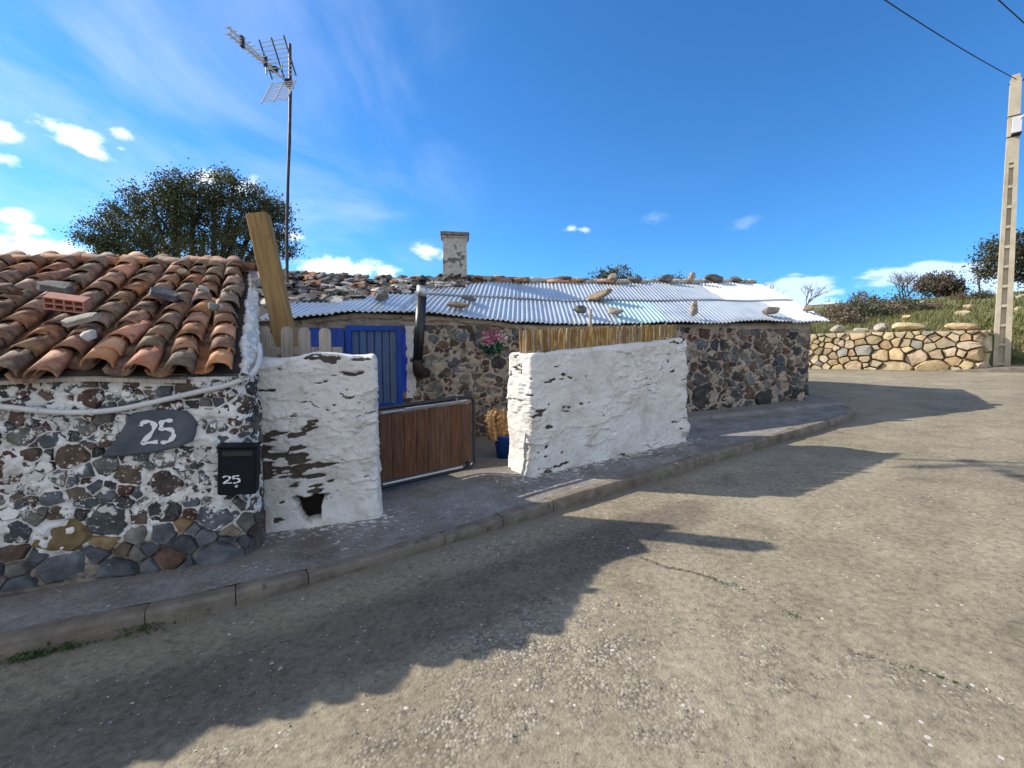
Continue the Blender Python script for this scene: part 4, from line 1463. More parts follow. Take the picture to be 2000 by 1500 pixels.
def froof(x, d, lift=0.0):
    """point on the long roof: x across, d plan distance up from the eave"""
    k = d / 2.75
    rz = float(np.interp(x, [-4.6, -1.2, 2.0, 5.8], [3.04, 3.05, 3.12, 3.27]))
    return Vector((x + 0.02 * d, WALLB(x) - EOFF + d, eave_z(x) * (1 - k) + rz * k + lift))


lowp = Path([(-4.6, WALLB(-4.6) + 2.6), (-4.6, WALLB(-4.6)), (5.50, WALLB(5.50)), (5.62, WALLB(5.6) + 0.05), (5.66, WALLB(5.6) + 0.2), (5.66, WALLB(5.6) + 2.9)], 0)


def low_top(s, x, y):
    f = np.interp(x, EXX, EZZ) + FS * 0.15 - 0.03
    return np.where(np.asarray(y) > WALLB(np.asarray(x)) + 0.12, f + FS * (y - WALLB(np.asarray(x))), f)


WALL2 = wall_core('wall', lowp, lambda s, x, y: gz(x, y) - 0.05, low_top, 0.45, M['mortar_tan'], None, 0.022, 0.028, 51)
WALL2.parent = LOW
hp(WALL2)
ra = random.Random(31)
# right-hand stretch in the open
sa, sb = lowp.near(1.9, WALLB(1.9)), lowp.near(5.66, WALLB(5.6) + 0.5)


def mats_low(s, z, rad, x, y):
    if x > 2.2 and z < 0.84:
        return M['bare_' + ra.choice(['dark', 'dark', 'slate', 'brown', 'dark'])]
    if rad > 0.11:
        return M['bare_' + ra.choice(['slate', 'grey', 'grey', 'brown', 'dark'])]
    return M['bare_' + ra.choice(['brown', 'ochre', 'brown', 'slate', 'grey', 'dark', 'grey', 'brown', 'rust'])]


cells = power_cells(sa, sb, 0.50, 2.02, lambda s, z: 0.26, ra, 1.25, 0.55, 9000)
lay_stones(lowp, cells, WALL2, mats_low, ra, 0.004, (0.002, 0.014), 'stone', None, ztop=low_top, edge=-0.010, inset=0.86, bulk=lambda x, y, z, q: x < 2.85 or q < 0.088)
# courtyard stretch behind the gate
sa2, sb2 = lowp.near(-1.62, WALLB(-1.62)), lowp.near(1.3, WALLB(1.3))


def door_skip(s, z, rad):
    return False


cells = power_cells(sa2, sb2, 0.28, 2.0, lambda s, z: 0.19, ra, 1.3, 0.55, 9000)
lay_stones(lowp, cells, WALL2, mats_low, ra, 0.004, (-0.001, 0.013), 'stone', door_skip, ztop=low_top, edge=-0.012, inset=0.85, bulk=lambda x, y, z, q: x > 0.30 or q < 0.076)
for ch in WALL2.children:
    hp(ch)

# blue door, its frame and the blue panel beside it
wn = Vector((0.2571, -0.9664, 0))     # outward normal of the long wall
wt = Vector((0.9664, 0.2571, 0))
wrot = math.atan2(wt.y, wt.x)


def on_low(x, z, out=0.0):
    return Vector((x, WALLB(x), z)) + wn * out


DOOR = empty('door', tuple(on_low(-1.98, 0.80)), wrot, LOW)
hp(DOOR)
for i, x in enumerate(np.linspace(-0.26, 0.26, 6)):
    me = box_mesh('door_slat', 0.092, 0.024, 1.06, 0.006)
    o = put('door_slat', me, DOOR, (x, -0.05 - (0.010 if i % 2 else 0), 0.05), mat=M['blue_slat'])
for nm, (sx, sz, x, z) in {'door_frame': (0.07, 1.2, -0.345, 0.0)}.items():
    mb = MB()
    mb.box((-0.345, -0.055, 0.585), (0.075, 0.09, 1.17))
    mb.box((0.345, -0.055, 0.585), (0.075, 0.09, 1.17))
    mb.box((0, -0.057, 1.135), (0.615, 0.086, 0.07))
    mb.box((0, -0.057, 0.03), (0.615, 0.086, 0.06))
    mb.build('door_frame', M['blue'], DOOR)
mb = MB()
mb.box((0, -0.22, -0.27), (0.9, 0.44, 0.52))
st_ = mb.build('door_step', M['kerb'], DOOR)
pan = put('blue_panel', box_mesh('blue_panel', 0.52, 0.05, 1.15, 0.01), LOW, tuple(on_low(-2.62, 0.78, 0.05)), (0, 0, wrot), mat=M['blue'])
hp(pan)
# blue and white limewashed reveal to the right of the door
for nm, mat, xs_, zs_, out in (('blue_reveal', M['blue_wash'], (-1.635, -1.555), (1.02, 1.92), 0.030), ('white_reveal', M['limewash'], (-1.56, -1.44), (0.92, 1.98), 0.022)):
    zsl = np.linspace(zs_[0], zs_[1], 14)
    vs, fs = [], []
    for i, z in enumerate(zsl):
        a = xs_[0]
        b = xs_[1] + ra.uniform(-.022, .022)
        for (x, o) in ((a, -0.02), (a, out), (b, out * 0.8), (b + 0.01, -0.02)):
            vs.append(on_low(x, z, o))
    for i in range(13):
        for k in range(3):
            fs.append((i * 4 + k, i * 4 + k + 1, (i + 1) * 4 + k + 1, (i + 1) * 4 + k))
    fs += [(0, 1, 2, 3), (55, 54, 53, 52)]
    hp(mesh_obj(nm, vs, fs, mat, LOW))
# pale band of plaster under the eave
pts = [tuple(on_low(x, eave_z(x) + FS * 0.1 - 0.085, -0.005)) for x in np.linspace(-2.9, 2.2, 40)]
hp(lumpy_tube('eave_plaster', pts, 0.05, M['mortar_tan'], LOW, 0.5, 71))

# roof: underlay, corrugated sheets, rubble of slate and tile where the sheets stop
ROOF2 = empty('roof', (0, 0, 0), 0, LOW)
hp(ROOF2)
RD = 2.75
xsr = np.linspace(-4.65, 5.75, 60)
dsr = np.linspace(0.05, RD, 14)
V = np.array([[tuple(froof(x, d, -0.035)) for d in dsr] for x in xsr])
backr = np.array([[(p[0], p[1] + 2.6, p[2] - 1.0)] for p in V[:, -1]])
V = np.concatenate([V, backr], 1)
hp(np_mesh('roof_underlay', V.reshape(-1, 3), grid_faces(60, 15), M['deck'], ROOF2, False))


def top_d(x):
    return float(np.interp(x, [-3.3, -2.9, -2.1, -1.75, -1.2, -0.6, 0.2, 6.0], [0.68, 0.75, 0.98, 1.35, 1.75, 2.2, 2.42, 2.55]))


def sheet(x0, x1, d0, d1, lift, mat, r, wave=0.0762):
    ns = int((x1 - x0) / wave * 8)
    nd = 9
    X = np.linspace(x0, x1, ns)
    sk = r.uniform(-.02, .02)
    j0, j1 = r.uniform(-.035, .02), r.uniform(-.02, .02)
    rows = []
    for i in range(nd):
        q = i / (nd - 1)
        row = []
        for x in X:
            a, b = d0 + j0 + sk * (x - x0), min(d1 + j1, 9)
            b = min(b, top_d(x) + 0.12) if d1 > 1.1 else b
            b = max(b, a + 0.05)
            d = a + (b - a) * q
            p = froof(x, d, lift + 0.0115 * math.sin(2 * math.pi * x / wave))
            p.z += 0.012 * math.sin(2.3 * x + 1.7 * d + x0) + 0.010 * (1 - q) * math.sin(x * 7 + x0 * 5) * (1 if d0 < 0.3 else 0.3)
            row.append(tuple(p))
        rows.append(row)
    A = np.array(rows).transpose(1, 0, 2)
    B = A.copy()
    B[..., 2] -= 0.0015
    # closed thin shell
    n1, n2 = A.shape[:2]
    Vv = np.concatenate([A.reshape(-1, 3), B.reshape(-1, 3)])
    F1 = grid_faces(n1, n2)
    F2 = grid_faces(n1, n2, n1 * n2)[:, ::-1]
    e0 = np.arange(n1 - 1) * n2
    F3 = np.stack([e0, e0 + n1 * n2, e0 + n2 + n1 * n2, e0 + n2], -1)
    return hp(np_mesh('corrugated_sheet', Vv, np.concatenate([F1, F2, F3]), mat, ROOF2, True))


x = -3.35
i = 0
while x < 5.85:
    wdt = 0.84
    x1 = min(x + wdt + 0.07, 5.93)
    xm = (x + x1) / 2
    lo = M['zinc']
    if 1.9 < xm < 2.7:
        lo = M['zinc_green']
    if xm > 4.7:
        lo = M['zinc_white']
    sheet(x, x1, 0.0, min(1.38, top_d(xm) + 0.05) if xm < -1.4 else 1.38, 0.012 + 0.006 * (i % 2), lo, ra)
    if xm > -1.9:
        sheet(x, x1, 1.24, 2.55, 0.034 + 0.006 * (i % 2), M['zinc_white'] if xm > 3.9 else M['zinc'], ra)
    x += wdt
    i += 1

slabs = [slab_mesh(ra.uniform(.16, .34), ra.uniform(.12, .24), ra.uniform(.018, .05), ra, ra.choice([5, 6, 7])) for _ in range(18)]
frs = bpy.data.meshes
nput = 0
while nput < 285:
    x = ra.uniform(-4.6, 0.15)
    d = ra.uniform(0.6, 2.74)
    if d < top_d(x) - 0.02:
        continue
    if ra.random() < 0.25:
        d = ra.uniform(2.5, 2.76)
    p = froof(x, d, -0.03 + ra.uniform(0.0, 0.05))
    mt = M['bare_' + ra.choice(['slate', 'grey', 'brown', 'grey', 'dark'])]
    q = ra.random()
    if q < 0.16:
        mt = ra.choice([M['terracotta'], M['tile_brown'], M['tile_orange']])
    elif q < 0.34:
        mt = M['plaster']
    Rm = Matrix.Translation(p) @ Matrix.Rotation(math.atan(FS) + ra.gauss(0, 0.22), 4, 'X') @ Matrix.Rotation(ra.gauss(0, 0.22), 4, 'Y') @ Matrix.Rotation(ra.uniform(0, 6.28), 4, 'Z')
    me = ra.choice(slabs)
    hp(put('slate_piece', me, ROOF2, mat=mt, matrix=Rm))
    nput += 1
# ridge: broken tiles and mortar, then a smooth pale cement ridge to the right
rb = [barrel_mesh(0.36, 0.19, 0.16, 0.07, 0.014, ra, 6, 0.02) for _ in range(3)]
for k in range(34):
    x = ra.uniform(-1.2, 2.4)
    p = froof(x, 2.58 + ra.uniform(-.10, .12), 0.05)
    mt = ra.choice([M['tile_orange'], M['terracotta'], M['terracotta'], M['mortar_tan']]) if x > -0.9 else M['tile_brown']
    yaw = ra.choice([0, math.pi / 2, math.pi / 2]) + ra.gauss(0, 0.3)
    Rm = Matrix.Translation(p) @ Matrix.Rotation(math.atan(FS) * 0.6, 4, 'X') @ Matrix.Rotation(yaw, 4, 'Z') @ Matrix.Rotation(ra.gauss(0, 0.15), 4, 'Y')
    hp(put('ridge_tile', ra.choice(rb), ROOF2, mat=mt, matrix=Rm))
hp(lumpy_tube('ridge_mortar', [tuple(froof(x, 2.68, 0.03)) for x in np.linspace(-0.9, 5.78, 30)], 0.085, M['plaster'], ROOF2, 0.35, 77, flat=0.8))

# chimney
CH = empty('chimney', (-1.16, 9.55, 2.96), math.atan2(0.12, 1), LOW)
hp(CH)
pv, pf = [], []
zl = np.linspace(0, 0.95, 24)
for z in zl:
    for a in range(24):
        t = a / 24 * 4
        sd4, f = int(t), t - int(t)
        cx4 = [(-1, -1), (1, -1), (1, 1), (-1, 1)]
        p, q = cx4[sd4], cx4[(sd4 + 1) % 4]
        hx = 0.245 - 0.02 * z
        pv.append(((p[0] + (q[0] - p[0]) * f) * hx, (p[1] + (q[1] - p[1]) * f) * hx, z))
pv = np.array(pv)
pv[:, :2] *= (1 + 0.05 * fbm(pv * 6, 3, 88) + 0.03 * (1 - pv[:, 2:3].ravel() / 0.95) * fbm(pv * 14, 2, 89))[:, None]
pfq = []
for i in range(len(zl) - 1):
    for a in range(24):
        b = (a + 1) % 24
        pfq.append((i * 24 + a, i * 24 + b, (i + 1) * 24 + b, (i + 1) * 24 + a))
np_mesh('chimney_stack', pv, pfq, M['plaster'], CH, False)
put('chimney_cap', box_mesh('chimney_cap', 0.57, 0.57, 0.075, 0.012, None, 0.004, ra), CH, (0, 0, 0.94), (0.02, 0.01, 0), mat=M['bare_grey'])
put('chimney_collar', box_mesh('chimney_collar', 0.51, 0.51, 0.05, 0.012, None, 0.004, ra), CH, (0, 0, 0.895), mat=M['plaster'])
for k in range(9):
    a = k / 9 * 6.28
    put('slate_piece', ra.choice(slabs), CH, (math.cos(a) * 0.30, math.sin(a) * 0.24 - 0.06, 0.10 + ra.uniform(0, .05)), (0.35 + ra.gauss(0, .2), ra.gauss(0, .3), a), mat=M['bare_' + ra.choice(['grey', 'brown', 'slate'])])

# stove pipe on the courtyard wall
PIPE = empty('stove_pipe', (-1.33, 6.50, 1.35), 0, LOW)
hp(PIPE)
top = Vector((0.075, 0.0, 1.10))
mb = MB()
mb.tube([Vector((0, 0, 0.10)), top * 0.93], 0.070, 16)
mb.build('pipe_shaft', M['black_metal'], PIPE, True)
mb = MB()
mb.tube([top * 0.925, top * 1.06], 0.073, 16)
mb.build('pipe_collar', M['steel'], PIPE, True)
mb = MB()
mb.tube([top * 1.06, top * 1.14], 0.045, 10)
mb.build('pipe_neck', M['rust_metal'], PIPE, True)
mb = MB()
nn = 16
vs = [(top.x * 1.14 + math.cos(a) * 0.125, math.sin(a) * 0.125, top.z * 1.125) for a in [2 * math.pi * k / nn for k in range(nn)]] + [(top.x * 1.14, 0, top.z * 1.20), (top.x * 1.14, 0, top.z * 1.13)]
fs = [(k, (k + 1) % nn, nn) for k in range(nn)] + [((k + 1) % nn, k, nn + 1) for k in range(nn)]
mb.add(vs, fs)
mb.build('rain_cap', M['rust_metal'], PIPE)
mb = MB()
el = [Vector((0, 0, 0.13)), Vector((0, 0, 0.06)), Vector((0.0, 0.012, 0.0)), Vector((0.0, 0.055, -0.045)), Vector((0.0, 0.12, -0.06)), Vector((0.05, 0.34, -0.06))]
mb.tube(el, 0.074, 16)
mb.build('pipe_elbow', M['rust_metal'], PIPE, True)
mb = MB()
mb.tube([Vector((-0.10, 0, 0.13)), Vector((0.10, 0, 0.13))], 0.03, 8)
mb.tube([Vector((-0.06, 0.0, 0.16)), Vector((-0.10, 0.34, 0.16))], 0.012, 8)
mb.build('pipe_bracket', M['black_metal'], PIPE)

# ------------------------------------------------------------------ far field wall of big tan boulders
FW = empty('field_wall', (12.0, 14.4, 1.1))
tag(FW, 'dry stone wall of big tan boulders across the road', 'wall')
fwp = Path([(4.5, 22.45), (10.6, 15.87), (13.17, 13.10), (13.55, 13.25), (15.2, 15.0)], 0)
fcore = wall_core('wall_core', fwp, lambda s, x, y: gz(x, y) - 0.1, lambda s, x, y: gz(x, y) * 0 + 2.20 + 0.04 * np.sin(s * 2.1), 0.5, M['earth'], None, 0.12, 0.04, 81)
fcore.parent = FW
hp(fcore)
rf = random.Random(44)
s0f, s1f = fwp.near(7.6, 19.1), fwp.near(13.17, 13.10) + 0.5


def mats_far(s, z, rad, x, y):
    return M['granite'] if rf.random() < 0.93 else M['granite_grey']


cells = power_cells(s0f, s1f, 0.98, 2.22, lambda s, z: 0.42 if z < 1.85 else 0.32, rf, 1.2, 0.42, 6000)
lay_stones(fwp, cells, FW, mats_far, rf, 0.014, (0.09, 0.16), 'boulder', None, back=0.25, inset=0.90)
for ch in FW.children:
    hp(ch)
# loose coping boulders
for s_, sz in ((fwp.near(12.1, 14.25), (1.05, 0.55, 0.42)), (fwp.near(11.7, 14.7), (0.6, 0.5, 0.40)), (fwp.near(12.95, 13.35), (0.95, 0.6, 0.34)), (fwp.near(10.9, 15.55), (0.55, 0.4, 0.36)), (fwp.near(10.2, 16.3), (0.5, 0.4, 0.24)), (fwp.near(11.35, 15.1), (0.5, 0.4, 0.22)), (fwp.near(9.7, 16.85), (0.42, 0.4, 0.2))):
    px, py, nx, ny = (float(v) for v in fwp.at(s_))
    hp(rock('boulder', sz, rf.choice([M['granite'], M['granite_grey']]), rf, FW, (px - nx * 0.15, py - ny * 0.15, 2.24 + sz[2] * 0.32), (rf.uniform(-.1, .1), rf.uniform(-.1, .1), -0.82 + rf.uniform(-.2, .2))))

# ------------------------------------------------------------------ concrete pole and overhead wires
POLE = empty('utility_pole', (13.96, 13.16, 1.20))
tag(POLE, 'tall tapered concrete utility pole with ladder recesses', 'pole')
PH = 7.95
prot = R(-42)
pm = Matrix.Rotation(prot, 3, 'Z')


def psec(z):
    k = z / PH
    return 0.175 - 0.070 * k, 0.125 - 0.045 * k     # half width, half depth


def pole_pt(x, y, z):
    v = pm @ Vector((x, y, 0))
    return Vector((v.x - 0.022 * z, v.y, z))


def pole_box(x0, x1, y0, y1, z0, z1, mb):
    """block between two heights, x and y as fractions of the tapering half width / depth"""
    vs = []
    for z in (z0, z1):
        hw, hd = psec(z)
        for (a, b) in ((x0, y0), (x1, y0), (x1, y1), (x0, y1)):
            vs.append(pole_pt(a * hw, b * hd, z))
    mb.add(vs, [(3, 2, 1, 0), (4, 5, 6, 7), (0, 1, 5, 4), (1, 2, 6, 5), (2, 3, 7, 6), (3, 0, 4, 7)])


mb = MB()
zsplit = 5.6
for x0, x1 in ((-1, -0.42), (0.30, 1)):
    pole_box(x0, x1, -1, 1, -0.4, zsplit, mb)
pole_box(-1, 1, -1, 1, zsplit, PH - 0.12, mb)
pole_box(-0.75, 0.75, -0.75, 0.75, PH - 0.12, PH, mb)
mb.build('shaft', M['concrete_pole'], POLE)
mb = MB()
pole_box(-0.42, 0.30, -0.35, 0.35, -0.4, zsplit, mb)
mb.build('web', M['concrete_pole'], POLE)
for k in range(11):
    mb = MB()
    z = 0.02 + k * 0.545
    pole_box(-0.42, 0.30, -0.96, 0.96, z, z + 0.075, mb)
    mb.build('rung', M['concrete_pole'], POLE)
mb = MB()
c = pole_pt(0.05, -0.18, 6.55)
mb.box(c, (0.17, 0.16, 0.42), pm)
jb = mb.build('junction_box', M['box_white'], POLE)
mb = MB()
mb.box(c + Vector((0, 0, -0.225)), (0.19, 0.18, 0.03), pm)
mb.build('box_foot', M['black_metal'], jb)
mb = MB()
mb.tube([pole_pt(0.0, -0.2, 6.6), pole_pt(0.30, -0.35, 6.85)], 0.022, 8)
mb.build('insulator_arm', M['box_white'], POLE)
mb = MB()
mb.tube([pole_pt(-0.13, -0.02, PH - 0.22), pole_pt(0.16, -0.06, PH - 0.20)], 0.020, 8)
mb.build('top_hook', M['black_metal'], POLE)
for z in (6.3, 6.85):
    mb = MB()
    hw, hd = psec(z)
    mb.tube([pole_pt(hw * 1.04, -hd * 1.06, z), pole_pt(hw * 1.04, hd * 1.06, z), pole_pt(-hw * 1.04, hd * 1.06, z), pole_pt(-hw * 1.04, -hd * 1.06, z), pole_pt(hw * 1.04, -hd * 1.06, z)], 0.012, 6)
    mb.build('strap', M['black_metal'], POLE)


def wire(name, label, a, b, sag, rad=0.014):
    a, b = Vector(a), Vector(b)
    pts = [a.lerp(b, k) - Vector((0, 0, sag * 4 * k * (1 - k))) for k in np.linspace(0, 1, 40)]
    mb = MB()
    mb.tube(pts, rad, 6)
    tag(mb.build(name, M['wire'], None, True), label, 'wire', 'overhead wires')


wire('overhead_wire', 'black overhead wire running up from the concrete pole top', (13.68, 13.05, 8.98), (-8.5, 0.05, 7.9), 0.55, 0.011)
wire('overhead_wire', 'black overhead wire crossing the upper right corner of the sky', (26.5, 19.0, 9.6), (-9.1, -1.9, 6.4), 0.35, 0.011)


# ------------------------------------------------------------------ trees and scrub
def leaves_mesh(name, centers, size, r, mat, parent, aspect=0.55, normal_up=0.25):
    n = len(centers)
    g = np.random.default_rng(r)
    nrm = g.normal(size=(n, 3))
    nrm[:, 2] += normal_up
    nrm /= np.linalg.norm(nrm, axis=1, keepdims=True)
    t = g.normal(size=(n, 3))
    t -= (t * nrm).sum(1, keepdims=True) * nrm
    t /= np.linalg.norm(t, axis=1, keepdims=True)
    b = np.cross(nrm, t)
    L = size * g.uniform(0.65, 1.35, size=(n, 1))
    C = np.asarray(centers)
    V = np.stack([C - t * L / 2, C + b * L * aspect / 2 + nrm * L * 0.06, C + t * L / 2, C - b * L * aspect / 2 + nrm * L * 0.06], 1).reshape(-1, 3)
    F = np.arange(4 * n).reshape(n, 4)
    return np_mesh(name, V, F, mat, parent, False)


def crown_points(blobs, n, g, per=26, twig=0.17, shell=0.55):
    """leaf positions: twig clusters scattered through each blob, thicker near its skin"""
    vol = np.array([b[3] ** 2 for b in blobs])
    out = []
    ncl = max(1, n // per)
    pick = g.choice(len(blobs), ncl, p=vol / vol.sum())
    for i in pick:
        x, y, z, rr = blobs[i][:4]
        sz = blobs[i][4] if len(blobs[i]) > 4 else 0.8
        d = g.normal(size=3)
        d /= np.linalg.norm(d)
        rad = rr * (shell + (1.08 - shell) * g.random() ** 0.6)
        c = np.array([x, y, z]) + d * rad * np.array([1, 1, sz])
        k = int(per * g.uniform(0.5, 1.5))
        tw = twig * g.uniform(0.6, 1.4)
        q = g.normal(size=(k, 3)) * tw * np.array([1, 1, 0.75])
        out.append(c + q)
    return np.concatenate(out)


def limb_mesh(name, base, blobs, r0, mat, parent, r, fork=0.45):
    mb = MB()
    base = Vector(base)
    cen = Vector(np.mean([b[:3] for b in blobs], 0))
    f = base.lerp(cen, fork)
    f.x += r.uniform(-.1, .1)
    pts = [base, base.lerp(f, 0.5) + Vector((r.uniform(-.08, .08), r.uniform(-.08, .08), 0)), f]
    mb.tube(pts, [r0, r0 * 0.85, r0 * 0.72], 10)
    for b in blobs:
        e = Vector(b[:3])
        m = f.lerp(e, 0.5) + Vector((r.uniform(-.25, .25), r.uniform(-.25, .25), -0.15)) * (e - f).length * 0.3
        mb.tube([f - Vector((0, 0, r0)), m, e], [r0 * 0.5, r0 * 0.3, r0 * 0.1], 7)
        for _ in range(5):
            d = Vector((r.gauss(0, 1), r.gauss(0, 1), r.gauss(0.2, 0.8))).normalized() * b[3] * 0.85
            st = m.lerp(e, r.uniform(0.3, 1))
            mb.tube([st, st + d * 0.55 + Vector((0, 0, 0.05)), st + d], [r0 * 0.14, r0 * 0.08, r0 * 0.03], 5)
    return mb.build(name, mat, parent)


def leafy(name, label, cat, base, blobs, n, leaf, mat, r0, seed, group=None, per=26, twig=0.17, shell=0.55):
    t = empty(name, base)
    tag(t, label, cat, group)
    g = np.random.default_rng(seed)
    r = random.Random(seed)
    loc = np.array(base)
    bl = [(b[0] - loc[0], b[1] - loc[1], b[2] - loc[2]) + tuple(b[3:]) for b in blobs]
    limb_mesh('trunk', (0, 0, -0.1), bl, r0, M['bark'], t, r)
    leaves_mesh('crown', crown_points(bl, n, g, per, twig, shell), leaf, seed, mat, t)
    return t


ro = random.Random(90)
oak = [(-11.52, 13.22, 4.83, 0.56), (-11.11, 13.4, 4.62, 0.67), (-10.67, 13.18, 5.34, 0.66), (-9.46, 12.47, 5.47, 0.66), (-9.13, 12.52, 4.82, 0.83), (-9.07, 12.81, 6.05, 0.51), (-8.68, 12.81, 5.65, 0.71), (-8.06, 12.84, 5.93, 0.64), (-8.83, 13.52, 5.08, 0.9), (-7.39, 12.55, 5.96, 0.5), (-7.29, 12.79, 5.44, 0.74), (-7.06, 13.29, 5.8, 0.53), (-6.57, 12.99, 5.08, 0.61), (-6.74, 13.73, 4.69, 0.52), (-7.27, 12.82, 4.49, 0.85), (-10.26, 13.22, 4.3, 0.81), (-8.32, 12.28, 3.97, 0.82), (-11.2, 13.12, 3.99, 0.58), (-6.55, 13.26, 5.58, 0.38), (-12.15, 13.79, 5.3, 0.34)]
leafy('holm_oak', 'dark spreading evergreen oak behind the tiled roof', 'tree', (-8.7, 13.2, 0.2), [(b[0], b[1], b[2], b[3] * 0.92) for b in oak], 56000, 0.064, M['leaf_oak'], 0.30, 91, None, 56, 0.118, 0.45)


def hz(x, y):
    return float(hill_z(x, y))


TG = 'small trees along the pasture skyline'
leafy('evergreen_tree', 'rounded evergreen on the skyline partly behind the concrete pole', 'tree', (37.0, 35.0, hz(37, 35)), [(36.6, 35, 8.6, 1.6), (37.4, 35.3, 9.2, 1.5), (38.6, 35, 8.3, 1.6), (35.9, 34.8, 7.8, 1.1), (39.5, 35, 7.6, 1.2)], 9000, 0.20, M['leaf_far'], 0.2, 92, TG, 22, 0.3)
leafy('evergreen_tree', 'flat-topped brownish evergreen left of the bare skyline tree', 'tree', (41.0, 45.0, hz(41, 45)), [(40.2, 45, 7.9, 1.1), (41.2, 45, 8.3, 1.1), (42.4, 45, 7.8, 1.0), (42.8, 45.2, 7.3, 0.8)], 6000, 0.20, M['leaf_brown'], 0.16, 93, TG, 22, 0.3)
leafy('evergreen_tree', 'small dark evergreen tip showing above the metal roof ridge', 'tree', (6.6, 30.0, 1.5), [(6.2, 30, 5.9, 1.0), (6.9, 30.2, 6.5, 0.75), (7.4, 30, 5.8, 0.9), (5.4, 30, 5.5, 0.8)], 4200, 0.15, M['leaf_far'], 0.14, 94, TG, 20, 0.22)
leafy('evergreen_tree', 'low dark bushy crown peeping over the metal roof ridge', 'tree', (10.2, 30.0, 1.6), [(9.6, 30, 5.5, 0.9), (10.4, 30.2, 5.7, 0.9), (11.2, 30, 5.4, 0.8)], 3600, 0.15, M['leaf_far'], 0.14, 95, TG, 20, 0.22)
SG = 'shrubs on the pasture behind the far wall'
for (px, py, rr, hh, mt, lab) in [(15.6, 22.5, 0.9, 0.8, 'leaf_brown', 'tall russet shrub nearest the corrugated roof end'), (16.7, 23.0, 1.0, 0.9, 'leaf_far', 'dark green shrub behind the far wall nearest the russet one'),
                                  (19.4, 25.5, 1.1, 1.2, 'leaf_brown', 'round brown shrub topping the scrub behind the far wall'), (18.2, 23.2, 1.15, 0.75, 'leaf_brown', 'broad dry shrub above the middle of the far wall'),
                                  (20.0, 23.6, 1.2, 0.9, 'leaf_far', 'dark mounded bush highest over the far wall'), (21.4, 24.2, 0.9, 0.6, 'leaf_brown', 'low dry shrub right of the dark mounded bush'),
                                  (33.0, 33.0, 0.8, 0.7, 'leaf_far', 'small dark bush on the bank left of the pole'), (31.2, 32.6, 0.7, 0.5, 'leaf_brown', 'small brown bush under the bare skyline tree'),
                                  (14.8, 20.6, 0.8, 0.55, 'leaf_brown', 'low brown shrub just over the far wall beside the house'),
                                  (13.3, 18.6, 0.75, 0.55, 'leaf_brown', 'lowest brown scrub right behind the far wall by the roof corner'), (15.9, 20.6, 0.95, 0.6, 'leaf_far', 'dark scrub right behind the far wall near its middle'),
                                  (17.2, 21.0, 0.85, 0.55, 'leaf_brown', 'brown scrub close behind the far wall below the mounded bush')]:
    z = hz(px, py)
    rr, hh = rr * 0.72, hh * 0.8
    bl = [(px + ro.uniform(-.6, .6) * rr, py + ro.uniform(-.3, .3) * rr, z + hh * rr * ro.uniform(0.4, 0.9), rr * ro.uniform(0.5, 0.75)) for _ in range(5)]
    leafy('shrub', lab, 'shrub', (px, py, z), bl, 1500, 0.11, M[mt], 0.06, int(px * 100), SG, 20, 0.2)


def bare_tree(name, label, cat, base, height, seed, spread=0.6, levels=5, r0=0.06, group=None, shoots=1):
    r = random.Random(seed)
    t = empty(name, base)
    tag(t, label, cat, group)
    mb_t, mb_c = MB(), MB()

    def grow(p, d, ln, rad, lv):
        q = p + d * ln
        mid = p.lerp(q, 0.5) + Vector((r.gauss(0, 1), r.gauss(0, 1), 0)) * ln * 0.06
        (mb_t if lv >= levels - 1 else mb_c).tube([p, mid, q], [rad, rad * 0.85, rad * 0.68], 5 if lv > 2 else 3)
        if lv <= 0:
            return
        for _ in range(r.choice([2, 3, 3]) if lv < levels else 3):
            nd = (d + Vector((r.gauss(0, 1), r.gauss(0, 1), r.gauss(0.25, 0.5))) * spread).normalized()
            grow(p.lerp(q, r.uniform(0.55, 1.0)), nd, ln * r.uniform(0.62, 0.85), rad * 0.62, lv - 1)
    for k in range(shoots):
        d0 = Vector((r.gauss(0, 0.25), r.gauss(0, 0.2), 1)).normalized() if shoots > 1 else Vector((r.gauss(0, 0.05), 0, 1)).normalized()
        grow(Vector((r.uniform(-.3, .3) * (shoots > 1), r.uniform(-.3, .3) * (shoots > 1), -0.1)), d0, height * 0.30, r0, levels)
    mb_t.build('trunk', M['bark'], t)
    mb_c.build('crown', M['twig'], t)


BG = 'bare winter trees'
bare_tree('bare_tree', 'leafless tree spreading behind the end of the metal roof', 'tree', (13.3, 24.5, 2.6), 3.5, 5, 0.55, 5, 0.07, BG)
bare_tree('bare_tree', 'thin leafless tree between the metal roof and the scrub', 'tree', (15.3, 24.2, hz(15.3, 24.2)), 2.6, 6, 0.5, 5, 0.04, BG)
bare_tree('bare_tree', 'leafless tree on the skyline beside the concrete pole', 'tree', (40.0, 40.0, hz(40, 40)), 3.6, 8, 0.6, 5, 0.09, BG)
bare_tree('bare_tree', 'bushy clump of leafless stems left of the flat-topped evergreen', 'tree', (35.5, 42.0, hz(35.5, 42)), 3.4, 9, 0.4, 5, 0.06, BG, 4)
bare_tree('bare_tree', 'low leafless thicket on the skyline above the dark bush', 'tree', (28.5, 38.0, hz(28.5, 38)), 2.2, 10, 0.55, 4, 0.05, BG, 4)

